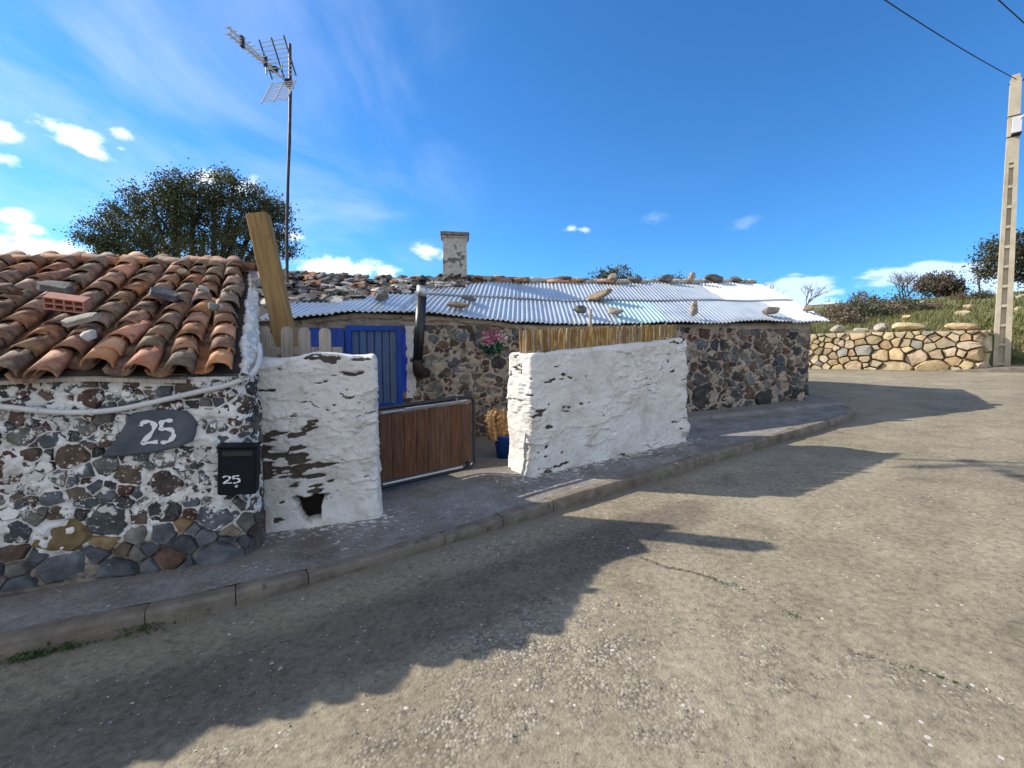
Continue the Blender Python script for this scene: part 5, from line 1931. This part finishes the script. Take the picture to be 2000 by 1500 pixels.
# field boulders
BB = 'boulders strewn over the pasture'
rb_ = random.Random(66)
for x, y, sz, mt, lab in [(17.5, 18.0, 0.7, 'granite', 'largest tan boulder just over the far wall left of the pole'), (16.0, 18.8, 0.42, 'granite', 'small tan boulder showing over the middle of the far wall'),
                          (24.0, 24.5, 0.8, 'granite', 'pale slab-like boulder halfway up the pasture left of the pole'), (26.5, 30.0, 0.8, 'granite_grey', 'grey boulder on the upper pasture left of the pole'),
                          (22.5, 20.6, 0.6, 'granite', 'tan boulder in the grass just right of the concrete pole'), (31.0, 28.2, 0.9, 'granite_grey', 'grey boulder near the skyline right of the concrete pole'),
                          (27.0, 33.0, 0.9, 'granite', 'tan boulder near the skyline below the flat-topped evergreen'), (20.5, 26.0, 0.6, 'granite', 'small pale boulder beside the dark mounded bush')]:
    o = rock('field_boulder', (sz * 1.3, sz * rb_.uniform(.6, .9), sz * rb_.uniform(.5, .8)), M[mt], rb_, None, (x, y, hz(x, y) + sz * 0.15))
    tag(o, lab, 'boulder', BB)


# winter grass on the pasture and along the wall top
def grass():
    g = np.random.default_rng(12)
    n = 16000
    a = g.uniform(-9, 24, n)
    b = 0.35 + g.gamma(1.3, 5.5, n)
    X = W0[0] + WDIR[0] * a + WNRM[0] * b
    Y = W0[1] + WDIR[1] * a + WNRM[1] * b
    keep = (X / Y > 0.55) & (X / Y < 1.25) & (b < 38)
    X, Y, b = X[keep], Y[keep], b[keep]
    clump = fbm(np.stack([X * 0.5, Y * 0.5, 0 * X], -1), 3, 70)
    keep = clump > -0.25
    X, Y, b = X[keep], Y[keep], b[keep]
    Z = hill_z(X, Y)
    k = 5
    P = np.repeat(np.stack([X, Y, Z], -1), k, 0)
    m = len(P)
    h = g.uniform(0.10, 0.30, m) * np.repeat(0.75 + b / 30, k)
    ang = g.uniform(0, 6.28, m)
    off = g.normal(size=(m, 2)) * 0.08
    P[:, 0] += off[:, 0]
    P[:, 1] += off[:, 1]
    wv = 0.018 + 0.0016 * np.repeat(b, k)
    dx, dy = np.cos(ang) * wv, np.sin(ang) * wv
    lean = g.normal(size=(m, 2)) * 0.35
    A = P + np.stack([dx, dy, -0.03 + 0 * dx], -1)
    B = P - np.stack([dx, dy, 0.03 + 0 * dx], -1)
    C = P + np.stack([lean[:, 0] * h, lean[:, 1] * h, h], -1)
    V = np.stack([A, B, C], 1).reshape(-1, 3)
    o = np_mesh('pasture_grass', V, np.arange(3 * m).reshape(m, 3), M['leaf_grass'], None, False)
    tag(o, 'rough tufted winter grass on the pasture', 'grass', kind='stuff')


grass()

# ------------------------------------------------------------------ gate, pickets, timbers, cane
GATE = empty('garden_gate', (-1.36, 4.52, 0.235), math.atan2(5.13 - 4.52, 0.93))
tag(GATE, 'brown boarded gate in a rounded black tube frame standing ajar', 'gate')
GL, GH, TILT = 1.112, 0.80, 0.07


def gp(x, z, y=0.0):
    return Vector((x, y, z + TILT * x / GL))


rc_ = 0.07
loop = []
for (cx_, cz_, a0) in ((GL - rc_, rc_, -90), (GL - rc_, GH - rc_, 0), (rc_, GH - rc_, 90), (rc_, rc_, 180)):
    for k in range(6):
        a = R(a0 + 18 * k)
        loop.append(gp(cx_ + math.cos(a) * rc_, cz_ + math.sin(a) * rc_))
loop.append(loop[0])
mb = MB()
mb.tube(loop, 0.021, 8)
mb.build('gate_frame', M['black_metal'], GATE, True)
rg = random.Random(3)
nb_ = 8
pw = (GL - 0.075) / nb_
for k in range(nb_):
    me = box_mesh('board', pw - 0.004, 0.018, GH - 0.125 + rg.uniform(-.008, .008), 0.003)
    x = 0.038 + (k + 0.5) * pw
    put('board', me, GATE, tuple(gp(x, 0.06, -0.012 + rg.uniform(-.002, .002))), (0, rg.uniform(-.004, .004), 0), mat=M['wood_dark'])
for z in (0.035, GH - 0.045):
    mb = MB()
    a, b = gp(0.06, z, -0.034), gp(GL - 0.16, z, -0.034)
    mb.add(*tube_data([a, b], 0.013, 4))
    mb.build('rail', M['steel'], GATE)
mb = MB()
mb.tube([gp(0.30, GH - 0.028, -0.045), gp(GL - 0.10, GH - 0.028, -0.045)], 0.007, 6)
mb.tube([gp(GL - 0.24, GH - 0.028, -0.045), gp(GL - 0.24, GH + 0.005, -0.07)], 0.007, 6)
mb.build('bolt', M['steel'], GATE)
for z in (0.09, GH - 0.12):
    mb = MB()
    mb.box(gp(0.0, z), (0.06, 0.05, 0.09))
    mb.build('hinge', M['black_metal'], GATE)
mb = MB()
mb.box(gp(GL - 0.10, 0.055, -0.03), (0.03, 0.02, 0.06))
mb.build('latch', M['black_metal'], GATE)

PF = empty('picket_fence', (-2.32, 4.35, 0.2))
tag(PF, 'short run of greyed round-topped pickets above the white wall', 'fence')
rp = random.Random(8)


def picket_mesh(wd, h, th):
    prof = [(-wd / 2, 0), (wd / 2, 0), (wd / 2, h - 0.05), (wd / 2 * 0.86, h - 0.018), (wd / 2 * 0.5, h - 0.002), (0, h), (-wd / 2 * 0.5, h - 0.002), (-wd / 2 * 0.86, h - 0.018), (-wd / 2, h - 0.05)]
    n = len(prof)
    vs = [(x, -th / 2, z) for x, z in prof] + [(x, th / 2, z) for x, z in prof]
    fs = [tuple(range(n)), tuple(range(2 * n - 1, n - 1, -1))] + [(i, n + i, n + (i + 1) % n, (i + 1) % n) for i in range(n)]
    me = bpy.data.meshes.new('picket')
    me.from_pydata(vs, [], fs)
    me.update()
    return me


pkm = picket_mesh(0.105, 1.64, 0.024)
for dx, dz in ((0.0, 0.0), (0.19, -0.005), (0.385, -0.012), (0.555, -0.018)):
    put('picket', pkm, PF, (dx, 0.0, dz), (0.0, rp.uniform(-.012, .012), 0), mat=M['picket'])
for z in (0.45, 1.37):
    put('rail', box_mesh('rail', 0.82, 0.03, 0.075, 0.004), PF, (0.30, 0.030, z), mat=M['picket'])


def beam(name, label, base, top, wx, wy, mat, rot=0.0, wane=0.0):
    base, top = Vector(base), Vector(top)
    d = (top - base)
    L = d.length
    vs, n = [], 14
    rr = random.Random(int(L * 1000))
    for i in range(n):
        z = L * i / (n - 1)
        c = wane * (0.3 + 0.7 * i / (n - 1)) * (0.8 + 0.4 * math.sin(i * 1.3))
        j = lambda: rr.uniform(-.0025, .0025)
        hx, hy = wx / 2, wy / 2
        for (x, y) in ((-hx + 0.008, -hy), (-hx + wx * 0.36 + c, -hy), (hx - 0.008, -hy + c * 0.9), (hx, -hy + c + 0.008), (hx, hy - 0.008), (hx - 0.008, hy), (-hx + 0.008, hy), (-hx, hy - 0.008), (-hx, -hy + 0.008)):
            vs.append((x + j(), y + j(), z))
    m = 9
    fs = [tuple(range(m - 1, -1, -1)), tuple((n - 1) * m + k for k in range(m))]
    for i in range(n - 1):
        for k in range(m):
            fs.append((i * m + k, i * m + (k + 1) % m, (i + 1) * m + (k + 1) % m, (i + 1) * m + k))
    o = mesh_obj(name, vs, fs, mat, None, False, tuple(base))
    o.rotation_mode = 'QUATERNION'
    o.rotation_quaternion = Vector((0, 0, 1)).rotation_difference(d.normalized()) @ Matrix.Rotation(rot, 3, 'Z').to_quaternion()
    if label:
        tag(o, label, 'beam')
    return o


BEAM = beam('timber_beam', 'tall thick yellow timber beam leaning above the pickets', (-1.99, 4.67, 0.18), (-2.515, 4.67, 2.955), 0.188, 0.14, M['timber'], R(8), 0.018)
HIDDEN_POST = beam('hidden_post', None, (-2.20, 4.90, 0.18), (-2.52, 4.88, 2.60), 0.12, 0.10, M['timber'], R(10), 0.006)  # unseen shorter post behind the beam, placed for its second shadow
HIDDEN_POST.parent = BEAM
hp(HIDDEN_POST)

CANE = empty('cane_screen', (0.17, 4.98, 1.56))
tag(CANE, 'low golden cane screen along the top of the white wall', 'fence')
rcn = random.Random(17)
cpth = Path([(0.10, 5.14), (0.165, 4.985), (2.20, 6.20)], 0)
cn = MB().tube([Vector((0, 0, -0.03)), Vector((0.001, 0, 0.1)), Vector((0, 0.001, 0.29))], [0.0125, 0.012, 0.0115], 6)
cme = []
for k in range(4):
    mb = MB()
    mb.tube([Vector((0, 0, -0.05)), Vector((rcn.uniform(-.002, .002), 0, 0.1)), Vector((rcn.uniform(-.004, .004), 0.001, 0.262))], [0.013, 0.012, 0.011], 6)
    me = bpy.data.meshes.new('cane')
    me.from_pydata([tuple(v) for v in mb.v], [], mb.f)
    me.update()
    cme.append(me)
sc_ = 0.0
while sc_ < cpth.L:
    x, y, nx, ny = (float(v) for v in cpth.at(sc_))
    k = sc_ / cpth.L
    zb_ = 1.565 + 0.195 * k
    hgt = 1.0 - 0.22 * k + rcn.gauss(0, 0.035)
    o = put('cane', rcn.choice(cme), CANE, (x - 0.17 + rcn.uniform(-.004, .004), y - 4.98 + rcn.uniform(-.006, .006), zb_ - 1.56), (rcn.gauss(0, .02), rcn.gauss(0, .025), rcn.uniform(0, 6.28)), mat=M['cane'])
    o.scale = (rcn.uniform(.85, 1.25),) * 2 + (hgt,)
    sc_ += rcn.uniform(0.022, 0.029)
for hz_ in (0.09, 0.20):
    mb = MB()
    mb.tube([Vector((float(cpth.at(s_)[0]) - 0.17, float(cpth.at(s_)[1]) - 4.98 + 0.016, hz_ + (0.195 - 0.03 * hz_ / 0.2) * s_ / cpth.L)) for s_ in np.linspace(0.2, cpth.L, 30)], 0.0025, 4)
    mb.build('binding_wire', M['steel'], CANE)
tag(mesh_obj('wooden_stake', *(lambda m: (m.v, m.f))(MB().tube([Vector((0, 0, 0)), Vector((0.005, 0, 0.26)), Vector((0.012, 0, 0.52))], [0.02, 0.021, 0.019], 5)), M['picket'], None, False, (0.955, 5.70, 1.60)),
    'short pale stake poking up behind the cane screen', 'stake')

# ------------------------------------------------------------------ antenna on its mast
ANT = empty('tv_antenna', (-3.86, 7.8, 0.15))
tag(ANT, 'television antenna with grid reflectors on a tall thin mast', 'antenna')
mdir = Vector((0.27, 0.0, 6.40))
mb = MB()
mpts = [mdir * k + Vector((0.022 * math.sin(k * 9), 0.01 * math.sin(k * 5), 0)) for k in np.linspace(0, 1, 22)]
mb.tube(mpts, 0.024, 10)
mb.build('mast', M['mast'], ANT, True)
mb = MB()
mb.tube([p + Vector((0.03 + 0.006 * math.sin(i * 2.1), -0.02, 0)) for i, p in enumerate(mpts[:20])], 0.006, 6)
mb.build('coax_cable', M['wire'], ANT, True)
vx = mdir * 0.905
af = Vector((-0.22, -0.975, 0)).normalized()
ar = Vector((0.975, -0.22, 0)).normalized()
up = Vector((0, 0, 1))
vtx = vx + af * 0.10
boomL = 1.12
for dz, nm in ((0.0, 'boom'), (0.085, 'boom')):
    mb = MB()
    st = 0.0 if dz == 0 else 0.22
    mb.tube([vtx + af * st + up * dz * (0.3 if st else 1), vtx + af * boomL + up * dz], 0.014, 6)
    bo = mb.build(nm, M['alu'], ANT)
    for k in range(11):
        q = vtx + af * (0.30 + k * 0.08) + up * dz
        mb = MB()
        mb.tube([q - ar * (0.085 - 0.003 * k), q + ar * (0.085 - 0.003 * k)], 0.0075, 5)
        mb.build('director', M['alu'], bo)
for k in (0.42, 0.86):
    mb = MB()
    q = vtx + af * k + up * 0.045
    mb.box(q, (0.04, 0.05, 0.15))
    mb.build('spacer', M['black_metal'], ANT)
mb = MB()
mb.box(vtx + af * 0.24 + up * 0.03, (0.10, 0.07, 0.06))
db = mb.build('dipole_box', M['black_metal'], ANT)
mb = MB()
for sg in (-1, 1):
    q = vtx + af * 0.24 + ar * sg * 0.14
    mb.tube([q - up * 0.03, q + up * 0.11], 0.010, 6)
    mb.tube([vtx + af * 0.24, q + up * 0.03], 0.006, 5)
mb.build('dipole', M['black_metal'], db)
for sg in (1, -1):
    mb = MB()
    d = (af * 0.5 + up * 0.866 * sg).normalized()
    for k in range(9):
        q = vtx + d * (0.06 + 0.056 * k)
        mb.tube([q - ar * 0.23, q + ar * 0.23], 0.0075, 5)
    mb.build('reflector_grid', M['alu'], ANT)
    mb = MB()
    for s_ in (-0.22, 0.0, 0.22):
        mb.tube([vtx + d * 0.03 + ar * s_, vtx + d * 0.55 + ar * s_], 0.012, 6)
    mb.build('reflector_frame', M['mast'] if sg > 0 else M['alu'], ANT)
mb = MB()
mb.box(vx, (0.09, 0.12, 0.10))
mb.tube([vx - af * 0.09, vx + af * 0.12], 0.014, 6)
mb.tube([vx - ar * 0.09, vx + ar * 0.09], 0.008, 6)
mb.build('clamp', M['black_metal'], ANT)

# ------------------------------------------------------------------ letterbox, hose, flowers, bucket
wr = math.atan2(0.317, 1)
LB = empty('letterbox', (-1.925, 3.215, 0.62), wr)
tag(LB, 'black metal letterbox with a small white 25 on the house corner', 'letterbox')
put('body', box_mesh('body', 0.235, 0.115, 0.325, 0.008), LB, (0, -0.062, 0), (0, 0.05, 0), mat=M['letterbox'])
bd_ = box_mesh('lid', 0.249, 0.125, 0.014, 0.005)
put('lid', bd_, LB, (0.016, -0.064, 0.326), (0.04, 0.05, 0), mat=M['letterbox'])
put('door_panel', box_mesh('door_panel', 0.205, 0.005, 0.20, 0.002), LB, (0.004, -0.1215, 0.05), (0, 0.05, 0), mat=M['letterbox'])
put('slot_flap', box_mesh('slot_flap', 0.185, 0.006, 0.035, 0.002), LB, (0.014, -0.1215, 0.268), (0, 0.05, 0), mat=M['black_metal'])
brush(TWO + FIVE, lambda a, b, o: Vector((-0.078 + a * 0.104, -0.1242 - o, 0.088 + b * 0.050 - a * 0.004)), 0.15, M['paint_white'], 'number', LB, 0.002)
mb = MB()
mb.tube([Vector((0.003, -0.120, 0.064)), Vector((0.003, -0.133, 0.064))], 0.010, 10)
mb.build('lock', M['steel'], LB)
put('backplate', box_mesh('backplate', 0.20, 0.05, 0.36, 0.004), LB, (-0.02, 0.015, -0.03), (0, 0.05, 0), mat=M['letterbox'])

hose = [on_front(x, z, 0.052) for x, z in ((-3.9, 1.335), (-3.5, 1.30), (-3.21, 1.27), (-2.97, 1.222), (-2.765, 1.205), (-2.58, 1.222), (-2.35, 1.280), (-2.15, 1.332), (-2.03, 1.362))]
hose += [Vector((-1.93, 3.235, 1.392)), Vector((-1.885, 3.32, 1.43)), Vector((-1.885, 3.42, 1.49)), Vector((-1.935, 3.55, 1.57)), Vector((-2.05, 3.75, 1.66))]
H2 = hose
for _ in range(2):
    Q = [H2[0]]
    for a, b in zip(H2[:-1], H2[1:]):
        Q += [a.lerp(b, .25), a.lerp(b, .75)]
    H2 = Q + [H2[-1]]
HOSE = empty('plastic_hose', tuple(hose[0]))
tag(HOSE, 'white plastic hose sagging along the wall under the tiled eave', 'hose')
mb = MB()
mb.tube([p - hose[0] for p in H2], 0.019, 10)
mb.build('tube', M['conduit'], HOSE, True)
for x in (-3.0, -2.72, -2.26):
    s_ = min(H2, key=lambda p: abs(p.x - x))
    mb = MB()
    q = s_ - hose[0]
    mb.tube([q - Vector((0.008, 0, 0)), q + Vector((0.008, 0, 0))], 0.024, 10)
    mb.build('clip', M['conduit'], HOSE)

FL = empty('flower_bunch', tuple(on_low(-0.33, 1.62, 0.03)), wrot)
tag(FL, 'bunch of pink and white flowers hung on the courtyard wall', 'flowers')
gF = np.random.default_rng(4)
pp = np.clip(gF.normal(size=(130, 3)), -1.6, 1.6) * np.array([0.085, 0.035, 0.065]) + np.array([0.0, -0.09, 0.20])
leaves_mesh('pink_flowers', pp, 0.050, 41, M['petal'], FL, 0.9)
pp = np.clip(gF.normal(size=(60, 3)), -1.6, 1.6) * np.array([0.115, 0.04, 0.085]) + np.array([0.03, -0.09, 0.15])
leaves_mesh('pale_flowers', pp, 0.036, 42, M['petal_white'], FL, 0.9)
pp = np.clip(gF.normal(size=(150, 3)), -1.6, 1.6) * np.array([0.085, 0.035, 0.05]) + np.array([0.01, -0.07, 0.05])
leaves_mesh('leaves', pp, 0.075, 43, M['leaf_plastic'], FL, 0.5)

BK = empty('blue_bucket', (-0.085, 5.76, 0.265))
tag(BK, 'blue plastic bucket half hidden behind the white wall end', 'bucket')
prof = [(0.0, 0.0), (0.105, 0.0), (0.145, 0.27), (0.155, 0.275), (0.155, 0.295), (0.138, 0.295), (0.100, 0.02), (0.0, 0.02)]
vs, fs = [], []
for (rr, z) in prof:
    for k in range(20):
        a = 2 * math.pi * k / 20
        vs.append((rr * math.cos(a), rr * math.sin(a), z))
for i in range(len(prof) - 1):
    for k in range(20):
        k2 = (k + 1) % 20
        fs.append((i * 20 + k, i * 20 + k2, (i + 1) * 20 + k2, (i + 1) * 20 + k))
mesh_obj('tub', vs, fs, M['bucket'], BK, True)
mb = MB()
mb.tube([Vector((0.155 * math.cos(a), -0.06 + 0.155 * math.sin(a) * 0.2, 0.27 - 0.12 * math.sin(a))) for a in np.linspace(0, math.pi, 14)], 0.005, 5)
mb.build('bail', M['steel'], BK)
gl = np.random.default_rng(2)
lv, lf = [], []
ns_, nz2 = 22, 16
for i in range(nz2):
    z = i / (nz2 - 1)
    for k in range(ns_):
        a = 2 * math.pi * k / ns_
        rr = 0.118 * (1 + 0.25 * math.sin(2 * a + 1) * 0.6 + 0.14 * math.sin(5 * a + z * 2) + 0.10 * gl.normal()) * (0.92 + 0.25 * math.sin(z * 3.0)) * (1 if z < 0.93 else 0.75)
        lv.append((rr * math.cos(a) - 0.03 * z, rr * math.sin(a), 0.36 * z + (0.03 * gl.normal() if z > .9 else 0)))
for i in range(nz2 - 1):
    for k in range(ns_):
        k2 = (k + 1) % ns_
        lf.append((i * ns_ + k, i * ns_ + k2, (i + 1) * ns_ + k2, (i + 1) * ns_ + k))
lf += [tuple(range(ns_ - 1, -1, -1)), tuple((nz2 - 1) * ns_ + k for k in range(ns_))]
tag(mesh_obj('split_log', lv, lf, M['log'], None, False, (-0.17, 5.74, 0.50)), 'rough split log standing in the blue bucket', 'log')

# ------------------------------------------------------------------ stones weighing down the roofs
rk = random.Random(77)
tilt_f = math.atan(FS)


def roof_stone(label, x, y, size, mat, group, lift=0.0, rot=None, kind='rock', base='low', yaw=None):
    if base == 'low':
        d = y - (WALLB(x) - EOFF)
        z = froof(x, d).z + 0.045
    else:
        t = (np.array([x, y]) - E0) @ PV
        z = EAVE_Z + SLOPE * t + 0.11
    yw = rk.uniform(0, 6.28) if yaw is None else yaw
    if base == 'low':
        size = tuple(v * 1.35 for v in size)
    if kind == 'rock':
        o = rock('roof_stone', size, mat, rk, None, (x, y, z + size[2] * 0.36 + lift), (rot or (tilt_f * 0.8, 0, yw)), 0.25, 1)
    else:
        me = slab_mesh(size[0], size[1], size[2], rk, 6)
        o = put('roof_stone', me, None, (x, y, z + lift), (rot or (tilt_f, 0, yw)), mat=mat)
    tag(o, label, 'stone', group)
    return o


G1 = 'stones weighing down the corrugated roof'
M['stone_tan'] = pmat('pinkish tan stone', [(0, (0.19, 0.15, 0.12)), (0.5, (0.32, 0.26, 0.21)), (1, (0.43, 0.36, 0.30))], 7, bump=0.4, rand=0.12, patches=[((0.15, 0.13, 0.11), 9, 0.58, 0.68)])
G_, B_, O_ = M['bare_grey'], M['stone_tan'], M['bare_ochre']
roof_stone('squared concrete lump on the corrugated roof left of the stove pipe', -1.95, 6.98, (0.26, 0.2, 0.13), G_, G1, yaw=0.2)
roof_stone('thin pale slab low on the corrugated roof beside the stove pipe', -0.82, 7.10, (0.36, 0.22, 0.10), O_, G1, yaw=0.3)
roof_stone('mottled stone higher up the corrugated roof right of the stove pipe', -0.72, 7.62, (0.26, 0.2, 0.10), G_, G1, yaw=0.9)
roof_stone('large tilted slab in the middle of the corrugated roof', 1.63, 8.70, (0.46, 0.26, 0.17), O_, G1, rot=(tilt_f, -0.35, 0.1))
roof_stone('knobbly brown stone near the eave above the cane screen', 1.13, 7.70, (0.24, 0.2, 0.17), G_, G1)
roof_stone('flat tan stone near the eave right of the knobbly one', 1.74, 7.82, (0.27, 0.2, 0.13), B_, G1, yaw=0.2)
roof_stone('small upright stone standing at the corrugated eave', 3.18, 8.12, (0.15, 0.13, 0.26), B_, G1, rot=(0, 0.1, 0.4))
roof_stone('rounded tan stone on the pale end sheet', 4.78, 8.56, (0.29, 0.2, 0.16), B_, G1, yaw=0.1)
roof_stone('low reddish stone at the right verge of the corrugated roof', 5.72, 8.98, (0.22, 0.2, 0.12), O_, G1)
G2 = 'stones along the corrugated roof ridge'
for lab, x, sz, mt in (('dark broken slab lying on the roof ridge nearest the chimney', 1.05, (0.42, 0.22, 0.10), M['bare_brown']), ('squarish tan stone on the ridge beside the evergreen tip', 2.20, (0.20, 0.18, 0.20), B_),
                       ('flat grey stone second from the evergreen tip on the ridge', 2.75, (0.34, 0.2, 0.12), G_), ('wedge stone on the ridge below the dark bushy crown', 3.45, (0.34, 0.2, 0.18), G_),
                       ('narrow upright tan stone on the right half of the ridge', 4.12, (0.16, 0.16, 0.24), B_), ('broad flat grey stone second from the right ridge end', 4.72, (0.46, 0.24, 0.18), G_), ('rightmost grey stone on the roof ridge', 5.28, (0.30, 0.2, 0.13), G_)):
    roof_stone(lab, x, WALLB(x) - EOFF + 2.56, sz, mt, G2, 0.02, yaw=rk.uniform(-.3, .3))
G3 = 'stones lying on the tiled roof'
tl = math.atan(SLOPE)
roof_stone('large smooth blue-grey slate in the middle of the tiled roof', -2.83, 3.78, (0.24, 0.17, 0.045), M['bare_slate'], G3, 0.03, (tl * 0.8, 0.25, 0.5), 'slab', 'tile')
roof_stone('angular pale grey stone near the right edge of the tiled roof', -2.39, 3.72, (0.13, 0.11, 0.08), G_, G3, 0.02, (tl * .8, 0.3, 0.4), 'rock', 'tile')
roof_stone('whitish lichened slab low on the tiled roof above the plaque', -3.02, 3.26, (0.24, 0.11, 0.035), M['granite_grey'], G3, 0.03, (tl * .9, -0.35, 0.5), 'slab', 'tile')
roof_stone('pale mortar-crusted stone just below the whitish slab', -2.86, 3.13, (0.11, 0.14, 0.07), M['plaster'], G3, 0.0, (tl, 0.1, 0.3), 'rock', 'tile')
roof_stone('mossy dark stone at the far left of the tiled roof', -3.70, 3.44, (0.20, 0.16, 0.12), M['tile_lichen'], G3, 0.02, (tl, 0.2, 0.8), 'rock', 'tile')
roof_stone('flat grey slate behind the hollow brick', -3.52, 3.60, (0.24, 0.14, 0.05), G_, G3, 0.03, (tl * .8, 0.1, 0.2), 'slab', 'tile')
roof_stone('broken ochre tile shard high on the tiled roof', -2.98, 4.24, (0.12, 0.14, 0.07), O_, G3, 0.01, (tl, 0.1, 0.5), 'rock', 'tile')
roof_stone('small ochre shard near the ridge beside the leaning beam', -2.70, 4.20, (0.11, 0.11, 0.06), O_, G3, 0.01, (tl, 0.1, 1.5), 'rock', 'tile')
roof_stone('crumpled white stone touching the blue-grey slate', -2.64, 4.00, (0.11, 0.09, 0.06), M['plaster'], G3, 0.01, (tl, 0.1, 1.2), 'rock', 'tile')
# hollow clay brick: real cells through it
HB = empty('hollow_brick', (-3.285, 3.44, 1.80 + 0.16))
tag(HB, 'red hollow clay brick lying on the tiled roof', 'brick')
HB.rotation_euler = (tl * 0.8, 0.12, 0.42)
Lb, Wb, Hb, tb = 0.23, 0.12, 0.085, 0.009
mb = MB()
for z in (0, Hb / 2, Hb):
    mb.box((0, 0, z - Hb / 2), (Lb, Wb, tb))
for k in range(5):
    x = -Lb / 2 + tb / 2 + k * (Lb - tb) / 4
    for z0 in (-Hb / 4, Hb / 4):
        mb.box((x, 0, z0), (tb, Wb - 0.001, Hb / 2 - tb - 0.0005))
mb.build('brick_shell', M['brick'], HB)


# ------------------------------------------------------------------ weeds, loose chippings
def weeds():
    g = np.random.default_rng(9)
    pts = []
    for (s_, n, sp) in ((kerb_path.near(-2.95, 2.28), 130, 0.20), (kerb_path.near(-2.62, 2.41), 110, 0.055), (kerb_path.near(-2.45, 2.48), 40, 0.05), (kerb_path.near(-2.2, 2.58), 60, 0.09), (kerb_path.near(-3.4, 2.1), 120, 0.2)):
        t = s_ + g.normal(size=n) * sp
        x, y, nx, ny = kerb_path.at(t)
        o = np.abs(g.normal(size=n)) * 0.022 + 0.002
        pts.append(np.stack([x + nx * o, y + ny * o, gz(x, y) + np.abs(g.normal(size=n)) * 0.022], -1))
    o = leaves_mesh('kerb_weeds', np.concatenate(pts), 0.026, 19, M['leaf_weed'], None, 0.45, 0.6)
    tag(o, 'small green weeds growing along the kerb foot', 'weeds', kind='stuff')
    pts = []
    cp = Path([tuple(p) for p in CRACK])
    for s_, n in ((1.55, 26), (2.15, 40), (2.25, 26), (2.7, 20), (1.2, 14)):
        t = s_ + g.normal(size=n) * 0.06
        x, y, nx, ny = cp.at(t)
        pts.append(np.stack([x + g.normal(size=n) * 0.008, y + g.normal(size=n) * 0.008, gz(x, y) + np.abs(g.normal(size=n)) * 0.005], -1))
    o = leaves_mesh('crack_moss', np.concatenate(pts), 0.014, 20, M['leaf_weed'], None, 0.5, 0.8)
    tag(o, 'specks of moss and weed in the road crack', 'moss', kind='stuff')


weeds()


def chippings():
    g = np.random.default_rng(14)
    n = 5200
    x = g.uniform(-2.7, 6.5, n)
    y = 1.35 + g.gamma(1.6, 1.5, n)
    cp = np.array([(p[0], p[1]) for p in CRACK])
    m = g.random(n) < 0.12
    k = g.integers(0, len(cp), m.sum())
    x[m] = cp[k, 0] + g.normal(size=m.sum()) * 0.09
    y[m] = cp[k, 1] + g.normal(size=m.sum()) * 0.09
    kd = kerb_dist(x, y)
    ok = (kd > 0.02) & (y < 8)
    x, y = x[ok], y[ok]
    n = len(x)
    sz = 0.0028 + 0.0035 * g.random(n) ** 2 + 0.010 * (g.random(n) > 0.985)
    # six-vertex octahedral chips
    o6 = np.array([(1, 0, 0), (0, 1, 0), (-1, 0, 0), (0, -1, 0), (0, 0, 0.7), (0, 0, -0.5)], float)
    V = o6[None] * g.uniform(0.6, 1.3, size=(n, 6, 3)) * sz[:, None, None]
    a = g.uniform(0, 6.28, n)
    c, s_ = np.cos(a)[:, None], np.sin(a)[:, None]
    X, Y = V[..., 0] * c - V[..., 1] * s_, V[..., 0] * s_ + V[..., 1] * c
    P = np.stack([X + x[:, None], Y + y[:, None], V[..., 2] + (gz(x, y) + 0.002)[:, None]], -1).reshape(-1, 3)
    tri = np.array([(0, 1, 4), (1, 2, 4), (2, 3, 4), (3, 0, 4), (1, 0, 5), (2, 1, 5), (3, 2, 5), (0, 3, 5)])
    F = (tri[None] + 6 * np.arange(n)[:, None, None]).reshape(-1, 3)
    o = np_mesh('road_chippings', P, F, M['chip'], None, False)
    tag(o, 'loose pale stone chippings scattered over the road', 'gravel', kind='stuff')


M['chip'] = pmat('stone chippings', [(0, (0.16, 0.14, 0.11)), (0.5, (0.32, 0.29, 0.24)), (1, (0.52, 0.49, 0.43))], 40, coord='pos', bump=0, rand=0)
chippings()
for (x, y, sz, lab) in ((1.82, 5.03, (0.10, 0.035, 0.022), 'small pale stone chip lying on the kerb below the cane wall'), (0.62, 2.62, (0.035, 0.03, 0.02), 'single white pebble on the open road near the gravel patch'),):
    o = rock('pebble', sz, M['granite'], rk, None, (x, y, gzf(x, y) + (0.125 if lab.startswith('small') else 0.006)))
    tag(o, lab, 'pebble')
